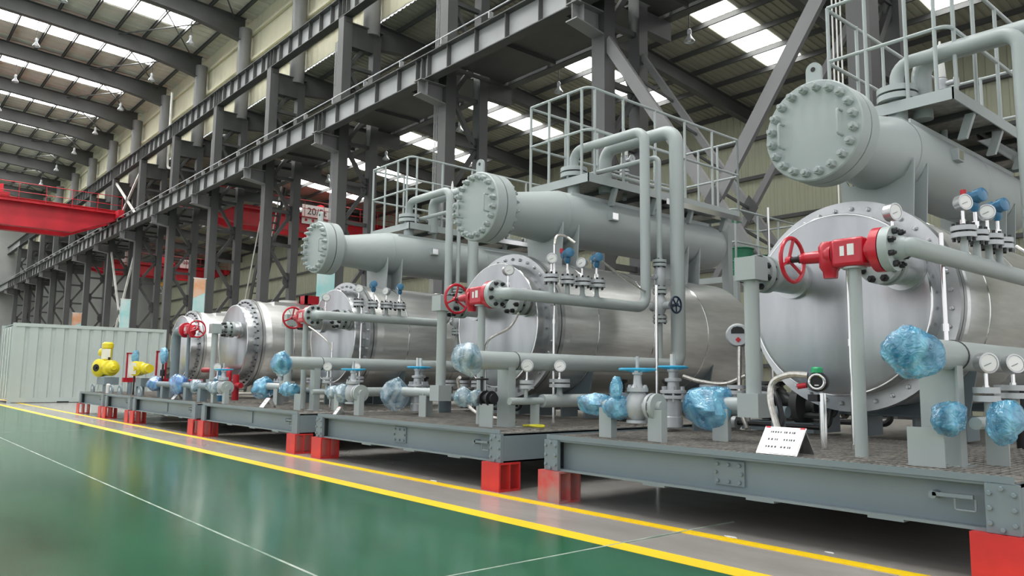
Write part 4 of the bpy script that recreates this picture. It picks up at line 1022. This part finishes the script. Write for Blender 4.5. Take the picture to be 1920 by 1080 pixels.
# black handwheel valve, right front of second skid
bv = thing('ball_valve', (-5.98, 4.74, 0.78), 'small black handwheel valve between film bundles on the second skid', 'valve')
MB().cyl((-6.0, 4.74, 0.80), (-5.78, 4.74, 0.80), 0.05, 14).ring((-5.94, 4.74, 0.8), (1, 0, 0), 0.075, 0.01, 0.02, 18).ring((-5.84, 4.74, 0.8), (1, 0, 0), 0.075, 0.01, 0.02, 18).build('body', 'black_steel', bv)
MB().cyl((-5.98, 4.74, 0.85), (-5.98, 4.74, 0.98), 0.013, 8).build('stem', 'black_steel', bv)
handwheel(bv, (-5.98, 4.74, 0.985), (0, 0, 1), 0.06, 0.009, 'black_steel', 4, 0.015)
# steel duct ladder column at rear of skid two
MB().box(-7.20, -7.08, 10.62, 10.74, ZD-0.05, 3.5).build('cable_duct', 'grey_paint', label='grey upright cable duct behind the second skid vessel', cat='duct')

# ---------------------------------------------------------------- fourth skid (no upper vessel)
sk = SK[4]
skid_frame(-17.0, -13.3, 'blue-grey steel skid frame carrying the fourth equipment set from the right', sk, False)
lower_shell(-15.2, 5.95, sk, False, top=False, noz=((0.30, 'right'),))
red_valve(-15.45, sk, flip=-1)
tp = thing('riser_pipe', (-16.2, 5.0, ZD), 'thick dark grey pipe bending down from the red valve of the fourth skid', 'pipe')
MB().path([(-15.67, 5.0, 1.85), (-16.2, 5.0, 1.85), (-16.2, 5.0, ZD)], 0.085, 0.14, 18).build('pipe_run', 'skid_paint', tp)
MB().ring((-15.71, 5.0, 1.85), (1, 0, 0), 0.145, 0.01, 0.05, 24).build('flange', 'skid_paint', tp)
MB().cyl((-15.45, 5.0, ZD), (-15.45, 5.0, 1.755), 0.035, 12).build('pipe_post', 'skid_paint', label='slim dark post under the red valve of the fourth skid', cat='post')
box_post(-14.90, 5.30, -15.1, sk, 5.46)
wrap((-16.45, 4.72, 0.78), (0.19, 0.14, 0.15), 'deep blue film bundle at the left front of the fourth skid', 41, 'deep_blue_film', axis=(1, 0, 0))
wrap((-15.05, 4.74, 0.80), (0.30, 0.17, 0.20), 'large deep blue film bundle at the middle front of the fourth skid', 42, 'deep_blue_film', axis=(1, 0, 0))
wrap((-14.05, 4.72, 0.79), (0.18, 0.11, 0.13), 'clear film bundle at the right front of the fourth skid', 43, 'clear_film', axis=(1, 0, 0))
lp = thing('line_pipe', (-15.2, 4.74, ZD), 'grey line pipe through the deep blue film bundles of the fourth skid', 'pipe')
MB().cyl((-16.7, 4.74, 0.79), (-13.5, 4.74, 0.79), 0.06, 14).build('pipe_run', 'skid_paint', lp)
for x in (-15.85, -14.5, -13.75): MB().box(x-0.1, x+0.04, 4.68, 4.80, ZD, 0.76).build('pipe_support', 'skid_paint', lp)
fr = thing('red_manifold', (-14.6, 5.4, ZD), 'low red pipe manifold in front of the fourth skid vessel', 'manifold')
MB().path([(-16.0, 5.5, 1.08), (-14.6, 5.5, 1.08), (-14.6, 5.5, 0.8), (-14.0, 5.5, 0.8)], 0.05, 0.08, 12).build('pipe_run', 'crane_red', fr)
MB().cyl((-14.25, 5.5, ZD), (-14.25, 5.5, 1.0), 0.06, 12).cyl((-15.3, 5.5, ZD), (-15.3, 5.5, 1.08), 0.04, 12).build('legs', 'crane_red', fr)
bvk = thing('blue_valve', (-13.7, 5.0, ZD), 'blue bodied valve with gauge at the right of the fourth skid', 'valve')
MB().lathe((-13.7, 5.0, ZD), (0, 0, 1), [(0, 0.06), (0.2, 0.06), (0.22, 0.10), (0.4, 0.10), (0.45, 0.05), (0.55, 0.04)], 16).build('body', 'transmitter_blue', bvk)
gauge((-13.55, 4.9, 1.12), (0.8, -0.6, 0), 0.07, 'white faced gauge above the blue valve of the fourth skid', stem=0.2)
MB().box(-14.95, -14.65, 7.0, 7.05, 2.45, 2.62).box(-14.95, -14.9, 7.0, 7.3, 2.45, 2.62).box(-14.7, -14.65, 7.0, 7.3, 2.45, 2.62).build('red_bracket', 'crane_red', label='red saddle bracket on top of the fourth skid vessel', cat='bracket')

# ---------------------------------------------------------------- fifth and sixth skids with yellow actuators
def lug(x, y, lab, z=ZD):
    P_ = [(x-0.16, z), (x+0.16, z)] + [(x+0.16*math.cos(a), z+0.08+0.12*math.sin(a)) for a in [math.pi*k/8 for k in range(0, 9)]]
    t = thing('lifting_lug', (x, y, z), lab, 'lifting lug', 'rounded lifting lugs on the far skids')
    MB().prism(P_, 'y', y, y+0.03).build('plate', 'skid_paint', t)
    MB().cyl((x, y-0.002, z+0.10), (x, y+0.032, z+0.10), 0.04, 14).build('hole', 'label_white', t)
def actuator(x, y, lab, big):
    t = thing('electric_actuator', (x, y, 0.75), lab, 'actuator', 'yellow electric actuators')
    m = 'yellow_paint'; z = 1.12 if big else 1.10
    if big:
        MB().lathe((x-0.22, y, z), (0.55, -0.83, 0), [(0, 0.14), (0.02, 0.20), (0.22, 0.22), (0.26, 0.18), (0.30, 0.12)], 22).build('gearbox', m, t)
        h = MB().lathe((x-0.06, y-0.24, z), (0.55, -0.83, 0), [(0, 0.09), (0.02, 0.09), (0.02, 0.03), (0.05, 0.03)], 18).build('hub', 'black_steel', t)
        MB().lathe((x-0.05, y, z), (1, 0, 0), [(0, 0.19), (0.35, 0.19), (0.37, 0.14), (0.5, 0.12), (0.52, 0.07), (0.6, 0.05)], 22).build('motor', m, t)
        MB().lathe((x-0.16, y, z+0.15), (0, 0, 1), [(0, 0.12), (0.10, 0.10), (0.2, 0.11), (0.32, 0.11), (0.34, 0.13), (0.44, 0.13), (0.48, 0.09)], 20).build('control_head', m, t)
        MB().lathe((x-0.2, y, z+0.38), (-1, -0.2, 0), [(0, 0.07), (0.16, 0.08), (0.18, 0.11), (0.24, 0.11), (0.26, 0.07)], 18).build('side_head', m, t)
        MB().cyl((x+0.05, y, z+0.19), (x+0.05, y, z+0.26), 0.03, 10).build('knob', 'black_steel', t)
        MB().box(x+0.0, x+0.005, y-0.17, y+0.03, z+0.22, z+0.46).build('paper_tag', 'label_white', t)
        MB().box(x-0.3, x+0.42, y-0.16, y+0.16, 0.72, 0.90).build('bracket', 'skid_paint', t)
        MB().box(x-0.1, x+0.2, y-0.07, y+0.07, ZD-0.03, 0.72).build('pedestal', 'skid_paint', t)
    else:
        MB().lathe((x-0.15, y, z), (0.55, -0.83, 0), [(0, 0.10), (0.02, 0.15), (0.2, 0.16), (0.24, 0.08), (0.30, 0.08)], 20).build('gearbox', m, t)
        MB().lathe((x, y, z), (1, 0, 0), [(0, 0.12), (0.2, 0.11), (0.22, 0.05), (0.3, 0.05), (0.32, 0.09), (0.42, 0.09)], 18).build('motor', m, t)
        MB().box(x+0.05, x+0.055, y-0.32, y-0.17, z-0.12, z+0.12).build('paper_tag', 'label_white', t)
        MB().box(x-0.2, x+0.2, y-0.1, y+0.1, 0.72, 0.90).build('bracket', 'skid_paint', t)
        MB().box(x-0.26, x-0.16, y-0.08, y+0.08, ZD-0.03, 0.90).build('pedestal', 'skid_paint', t)
skid_frame(-19.2, -17.2, 'small blue-grey skid frame with a yellow actuator, second from the left', 'the small skid second from the left', False, 9.5, plates=False)
skid_frame(-21.75, -19.4, 'blue-grey skid frame with the largest yellow actuator, at the far left', 'the far left skid', False, 9.5, plates=False)
lower_shell(-19.0, 6.15, 'the small skid second from the left', False, yend=9.4, top=False, noz=())
actuator(-20.75, 4.85, 'large yellow electric actuator with white paper tag on the far left skid', True)
actuator(-17.75, 4.85, 'smaller yellow actuator with white paper tag on the small skid second from the left', False)
for x, lab in ((-21.5, 'rounded grey lifting lug left of the large yellow actuator'), (-19.75, 'rounded grey lifting lug right of the large yellow actuator'), (-19.0, 'rounded grey lifting lug at left of the small skid second from the left'), (-17.45, 'rounded grey lifting lug below the smaller yellow actuator')):
    lug(x, 4.7, lab)
for x, lab in ((-18.95, 'red level frame right of the large yellow actuator'), (-16.75, 'red level frame right of the smaller yellow actuator')):
    t = thing('level_frame', (x, 4.9, 0.8), lab, 'frame', 'red level frames')
    for dy in (-0.09, 0.09): MB().box(x-0.02, x+0.02, 4.9+dy-0.015, 4.9+dy+0.015, 0.86, 1.45).build('side_bar', 'crane_red', t)
    MB().box(x-0.02, x+0.02, 4.79, 5.01, 1.43, 1.46).build('top_bar', 'crane_red', t)
    MB().box(x-0.05, x+0.05, 4.74, 5.08, 0.80, 0.90).cyl((x, 5.08, 0.85), (x, 5.75, 0.85), 0.04, 10).build('bottom_bar', 'crane_red', t)
    MB().box(x-0.012, x, 4.83, 4.97, 0.92, 1.42).build('scale', 'label_white', t)
    MB().cyl((x, 4.9, ZD), (x, 4.9, 0.8), 0.05, 10).build('stand', 'skid_paint', t)
for x, lab, s in ((-18.45, 'blue film wrapped gauge between the two yellow actuators', 0), (-16.45, 'blue film wrapped gauge right of the smaller yellow actuator', 1)):
    t = thing('wrapped_gauge', (x, 4.85, 0.9), lab, 'gauge', 'film wrapped gauges')
    MB().lump((x, 4.85, 1.36), (0.09, 0.08, 0.16), 60+s, 0.12, 20, 14).build('film', 'blue_film', t)
    MB().cyl((x, 4.85, ZD), (x, 4.85, 1.25), 0.02, 8).lathe((x, 4.85, 0.95), (0, 0, 1), [(0, 0.05), (0.12, 0.05), (0.14, 0.02)], 10).build('stem', 'black_steel', t)
MB().cyl((-20.05, 4.72, ZD), (-20.05, 4.72, 0.72), 0.05, 12).lathe((-20.05, 4.72, 0.72), (0, 0, 1), [(0, 0.05), (0.03, 0.03)], 12).build('capped_stub', 'tube_white', label='short white capped pipe stub beside the large yellow actuator', cat='pipe')

# ================================================================== SHIPPING CONTAINER
def container():
    x1, y0, y1, h = -29.4, 4.0, 8.72, 2.58; x0 = x1-2.44
    t = thing('shipping_container', ((x0+x1)/2, (y0+y1)/2, 0), 'pale grey-green corrugated shipping container beyond the skids', 'container')
    b = MB(); n = 12; st = (y1-y0-0.2)/n; ys = []
    for k in range(n):
        y = y0+0.1+k*st; ys += [(y, 0), (y+st*0.62, 0), (y+st*0.72, -0.045), (y+st*0.9, -0.045)]
    ys.append((y1-0.1, 0)); m = len(ys)
    for z0, z1, in ((0.16, h-0.1),):
        vs = [(x1-0.02+d, y, z0) for y, d in ys]+[(x1-0.02+d, y, z1) for y, d in ys]+[(x1-0.04+d, y, z0) for y, d in ys]+[(x1-0.04+d, y, z1) for y, d in ys]
        fs = []
        for i in range(m-1): fs += [(i, i+1, m+i+1, m+i), (2*m+i, 3*m+i, 3*m+i+1, 2*m+i+1)]
        b.add(vs, fs)
    b.build('side_panel', 'container_paint', t)
    for x in (x0, x1-0.1):
        for y in (y0, y1-0.1): MB().box(x, x+0.1, y, y+0.1, 0.0, h).build('corner_post', 'container_paint', t)
    MB().box(x1-0.1, x1, y0+0.1, y1-0.1, h-0.11, h).build('top_rail', 'container_paint', t)
    MB().box(x1-0.1, x1, y0+0.1, y1-0.1, 0.02, 0.17).build('bottom_rail', 'container_paint', t)
    MB().box(x0+0.1, x1-0.1, y0+0.1, y1-0.1, h-0.04, h-0.01).build('roof', 'container_paint', t)
    MB().box(x0+0.04, x0+0.06, y0+0.1, y1-0.1, 0.1, h-0.05).box(x0+0.1, x1-0.1, y1-0.05, y1-0.03, 0.1, h-0.05).build('rear_panel', 'container_paint', t)
    for k in range(2):
        xa = x0+0.1+k*1.12; d = MB().box(xa+0.01, xa+1.11, y0+0.02, y0+0.06, 0.12, h-0.1).build('door', 'container_paint', t)
        for q in (0.3, 0.8): MB().cyl((xa+q, y0+0.0, 0.15), (xa+q, y0+0.0, h-0.14), 0.017, 8).build('lock_rod', 'tube_white', d)
    MB().box(x1-0.02, x1+0.001, 5.4, 5.75, 0.0, 0.05).build('fork_pocket', 'gasket', t)
container()

# ================================================================== OVERHEAD CRANES
def crane(xc, ya, yb, z, lab, rails=True, m='crane_red', hook=None, dp=1.15):
    t = thing('overhead_crane', (xc, (ya+yb)/2, z-1), lab, 'crane', 'red overhead travelling cranes')
    for x in (xc-0.9, xc+0.9):
        b = MB().prism([(ya, z+0.35), (yb-0.1, z+0.35), (yb-0.1, z-0.15), (yb-2.4, z-dp), (ya+2.4, z-dp), (ya, z-0.15)], 'x', x-0.22, x+0.22).build('bridge_girder', m, t)
        MB().box(x-0.3, x+0.3, ya, yb, z+0.35, z+0.38).build('girder_flange', m, t)
        xo = x+0.55 if x > xc else x-0.55
        MB().box(min(x, xo), max(x, xo), ya, yb, z+0.12, z+0.16).build('walkway', m, t)
        if rails and x > xc:
            MB().cyl((xo, ya, z+1.15), (xo, yb, z+1.15), 0.022, 8).cyl((xo, ya, z+0.65), (xo, yb, z+0.65), 0.018, 8).build('guardrail', m, t)
            n = int((yb-ya)/1.2)
            for k in range(n+1):
                y = ya+(yb-ya)*k/n; MB().cyl((xo, y, z+0.16), (xo, y, z+1.15), 0.018, 6).build('rail_post', m, t)
    for y in (ya+0.15, yb-0.15):
        MB().box(xc-2.0, xc+2.0, y-0.15, y+0.15, z-0.12, z+0.3).build('end_carriage', m, t)
        for x in (xc-1.6, xc+1.6): MB().cyl((x, y-0.06, z-0.07), (x, y+0.06, z-0.07), 0.17, 18).build('wheel', 'black_steel', t)
    yt = hook if hook is not None else (ya+yb)/2
    b = MB().box(xc-1.1, xc+1.1, yt-0.8, yt+0.8, z+0.42, z+0.62).cyl((xc-0.6, yt-0.4, z+0.95), (xc+0.6, yt-0.4, z+0.95), 0.28, 16).box(xc-0.5, xc+0.2, yt+0.1, yt+0.6, z+0.62, z+1.2).box(xc+0.4, xc+0.8, yt-0.7, yt, z+0.62, z+1.05)
    b.build('hoist_trolley', m, t)
    hk = MB().box(xc-0.18, xc+0.18, yt-0.12, yt+0.12, z-1.55, z-1.15).build('hook_block', 'hook_yellow', t)
    MB().cyl((xc-0.1, yt, z-1.15), (xc-0.1, yt, z+0.5), 0.012, 6).cyl((xc+0.1, yt, z-1.15), (xc+0.1, yt, z+0.5), 0.012, 6).build('hoist_rope', 'black_steel', hk)
    MB().path([(xc, yt, z-1.55), (xc, yt, z-1.8), (xc, yt+0.18, z-1.95), (xc, yt+0.2, z-2.15), (xc, yt, z-2.25), (xc, yt-0.18, z-2.1)], 0.06, 0.08, 10).build('hook', 'valve_silver', hk)
    return t
crane(-49.5, -9.0, 11.36, 9.95, 'red overhead crane with hook spanning the green aisle bay', hook=5.1)
ca = crane(-45.2, 14.2, 27.0, 10.55, 'nearer red overhead crane in the equipment bay with 20/5t plate', hook=22.5, dp=0.75)
cb_ = crane(-75.0, 14.2, 27.0, 10.55, 'farther red overhead crane in the equipment bay with small white plates', hook=21.5, dp=0.75)
def text_mesh(txt, size, loc, rot, m, parent, name='lettering'):
    c = bpy.data.curves.new('lettering_curve', 'FONT'); c.body = txt; c.size = size; c.extrude = 0.004; c.align_x = 'CENTER'; c.align_y = 'CENTER'
    o = bpy.data.objects.new('tmp_text', c); COL.objects.link(o)
    dg = bpy.context.evaluated_depsgraph_get(); me = bpy.data.meshes.new_from_object(o.evaluated_get(dg))
    bpy.data.objects.remove(o); bpy.data.curves.remove(c); me.materials.clear(); me.materials.append(MATS[m])
    return inst(name, me, loc, parent, rot)
def crane_plate(x, y, z, w, h, txt, parent, sub=False):
    b = MB().box(x, x+0.02, y-w/2, y+w/2, z-h/2, z+h/2).build('capacity_plate', 'label_white', parent)
    if txt: text_mesh(txt, h*0.52, (x+0.03, y, z+h*0.16), (math.radians(90), 0, math.radians(90)), 'ink', b)
    if sub:
        q = MB()
        for k in range(4): q.cbox((x+0.025, y-w*0.36+k*w*0.24, z-h*0.30), 0.006, 0.16, 0.16)
        q.build('print_marks', 'red_print', b)
crane_plate(-43.98, 21.5, 10.9, 1.95, 1.2, '20/5t', ca, True)
crane_plate(-73.78, 23.4, 11.1, 1.45, 0.85, '20/5t', cb_)
crane_plate(-73.78, 18.3, 11.6, 1.3, 0.6, '', cb_)
crane_plate(-73.78, 18.3, 10.85, 1.3, 0.6, '', cb_)

# ================================================================== PENDANT LAMPS
def lamp(x, y, zroof, drop, lab, i, ztop=0.0):
    t = thing('pendant_lamp', (x, y, zroof-drop-0.42), lab, 'lamp', 'bell shaped pendant lamps')
    MB().cyl((x, y, zroof-drop), (x, y, ztop), 0.018, 6).build('rod', 'steel_paint', t)
    MB().lathe((x, y, zroof-drop-0.18), (0, 0, 1), [(0, 0.06), (0.03, 0.07), (0.15, 0.065), (0.18, 0.03)], 14).build('ballast', 'valve_silver', t)
    MB().lathe((x, y, zroof-drop-0.42), (0, 0, 1), [(0, 0.17), (0.03, 0.165), (0.10, 0.12), (0.18, 0.07), (0.24, 0.055)], 18, cap=False).build('shade', 'valve_silver', t)
    MB().lathe((x, y, zroof-drop-0.40), (0, 0, 1), [(0, 0.06), (0.10, 0.08), (0.2, 0.05)], 12).build('bulb', 'dial_white', t)
k = 0
for i in range(4, 12):
    for j, y in enumerate((5.6, 10.8)):
        lamp(CX[i]-0.5, y, zl(y)-0.9, 0.75, 'small bell pendant lamp under the aisle roof, %s bay from the right, %s row' % (ordinal(i), ['near', 'wall side'][j]), k, zl(y)+0.02); k += 1
for i in range(1, 9):
    lamp(CX[i]-2.9, 19.2, zr(19.2)-0.2, 0.9, 'small bell pendant lamp under the equipment bay roof, %s bay from the right' % ordinal(i), k, zr(19.2)+0.02); k += 1

# ================================================================== BANNERS, PLATES, PIPES ON COLUMNS
def banner(x, y, z0, z1, w, lab, m2, i):
    t = thing('hanging_banner', (x, y, z0), lab, 'banner', 'picture banners hung on the columns')
    MB().box(x-0.02, x, y-w/2, y+w/2, z0, z1).build('sheet', 'banner_teal', t)
    MB().prism([(y-w/2, z0+(z1-z0)*0.45), (y+w/2, z0+(z1-z0)*0.62), (y+w/2, z1), (y-w/2, z1)], 'x', x+0.001, x+0.004).build('picture', m2, t)
    MB().box(x-0.03, x+0.01, y-w/2-0.03, y+w/2+0.03, z1, z1+0.04).build('hanger_bar', 'tube_white', t)
banner(CX[3]+0.25, 11.62, 2.7, 4.75, 0.62, 'tall teal and white banner below the third grey flange', 'banner_teal', 0)
banner(CX[5]+0.25, 11.62, 3.6, 5.2, 0.50, 'orange and teal picture banner on a column behind the fourth skid vessel', 'banner_orange', 1)
banner(CX[7]+0.25, 11.62, 3.2, 5.1, 0.50, 'teal picture banner above the container roof at right', 'banner_teal', 2)
banner(CX[9]+0.25, 11.62, 3.3, 5.0, 0.55, 'orange picture banner above the container roof at left', 'banner_orange', 3)
MB().path([(-44.95, 12.8, 16.9), (-44.95, 12.8, 13.2), (-44.85, 12.8, 12.5), (-42.6, 12.8, 11.9)], 0.07, 0.25, 10).build('drain_pipe', 'tube_white', label='white drain pipe descending past the upper girder to the lower girder', cat='pipe')
MB().path([(-37.2, 12.6, 10.2), (-37.2, 12.6, 12.5), (-35.4, 12.6, 12.1)], 0.06, 0.25, 10).build('drain_pipe', 'lit_web_grey', label='grey drain pipe elbow between upper girder and lower girder', cat='pipe')
for i, lab in ((0, 'cable bundle running down beside the nearest column'), (2, 'thin cable bundle hanging beside the column behind the second platform'), (3, 'thin cables hanging below the lower girder near the white roof light')):
    b = MB()
    for q in range(3): b.cyl((CX[i]-0.30-0.07*q, 11.98, 2.0), (CX[i]-0.30-0.07*q, 11.98, 12.5), 0.014, 6)
    b.build('cable_bundle', 'tube_white' if i == 0 else 'lit_web_grey', label=lab, cat='cable')
# maintenance ladder stair beside a far column
st = thing('steel_stair', (-33.6, 14.0, 0), 'steep dark steel stair with light handrails up to the crane level', 'stair')
for y in (13.75, 14.35): MB().bar((-36.1, y, 0.0), (-32.6, y, 9.4), 0.05, 0.24).build('stringer', 'steel_paint', st)
TR = shared('tread', MB().box(-0.14, 0.14, 13.75, 14.35, -0.015, 0.015), 'steel_paint')
for k in range(1, 30): inst('tread', TR, (-36.1+3.5*k/30, 0, 9.4*k/30), st)
for y in (13.72, 14.38): MB().path([(-36.3, y, 0.8), (-32.8, y, 10.3), (-31.4, y, 10.3)], 0.03, 0.2, 8).build('handrail', 'tube_white', st)
for i, (x, y, z, w, h, lab) in enumerate(((-40.5, 27.2, 5.0, 1.4, 1.0, 'small white notice on the back wall left of the X bracing'), (-30.0, 27.2, 4.2, 1.0, 0.9, 'small white notice on the back wall behind the third skid'))):
    t = thing('wall_notice', (x, y, z), lab, 'sign', 'white notices on the back wall')
    MB().box(x-w/2, x+w/2, y, y+0.03, z, z+h).build('panel', 'label_white', t)
    MB().box(x-w*0.35, x+w*0.35, y-0.006, y, z+h*0.3, z+h*0.36).box(x-w*0.35, x+w*0.35, y-0.006, y, z+h*0.6, z+h*0.66).build('print_marks', 'ink', t)
# green drum tank and small railed stage behind the second skid
for q, (x, y, r, z1, lab) in enumerate(((-7.62, 11.75, 0.25, 3.30, 'larger green drum on the small railed stage behind the second skid'), (-7.56, 12.55, 0.19, 3.26, 'smaller green drum on the small railed stage behind the second skid'))):
    gt = thing('green_drum', (x, y, 2.75), lab, 'drum', 'green drums on the railed stage')
    MB().cyl((x, y, 2.75), (x, y, z1), r, 28).build('shell', 'drum_green', gt)
    for z in (2.9, 3.05, z1-0.01): MB().torus((x, y, z), (0, 0, 1), r+0.002, 0.014, 32, 6).build('hoop', 'drum_green', gt)
sg = thing('railed_stage', (-7.6, 12.6, 3.0), 'small grey railed stage with green drums behind the second skid', 'platform')
sx0, sx1, sy0, sy1, sz = -8.15, -7.28, 11.15, 13.2, 2.75
MB().box(sx0, sx1, sy0, sy1, sz-0.1, sz).build('floor_sheet', 'grey_paint', sg)
for z in (sz+0.57, sz+1.13): MB().path([(sx0, sy0, z), (sx1, sy0, z), (sx1, sy1, z), (sx0, sy1, z), (sx0, sy0, z)], 0.018, 0.08, 8).build('guardrail', 'grey_paint', sg)
for (x, y) in ((sx0, sy0), (sx1, sy0), (sx1, 11.83), (sx1, 12.5), (sx1, sy1), (sx0, sy1), (sx0, 12.6)): MB().cyl((x, y, sz-0.1), (x, y, sz+1.1), 0.018, 8).build('post', 'grey_paint', sg)
for (x, y) in ((sx0, sy0), (sx1, sy0), (sx1, sy1), (sx0, sy1)): MB().box(x-0.04, x+0.04, y-0.04, y+0.04, 0, sz-0.1).build('leg', 'grey_paint', sg)
pole(-6.55, 10.95, 0.0, 3.75, 'tall shiny lamp pole at the back of the second skid', 0.02)
pole(-3.55, 8.3, 2.46, 3.1, 'short white pipe stub on top of the nearest stainless vessel', 0.03, 'tube_white', 'pipe_stub')
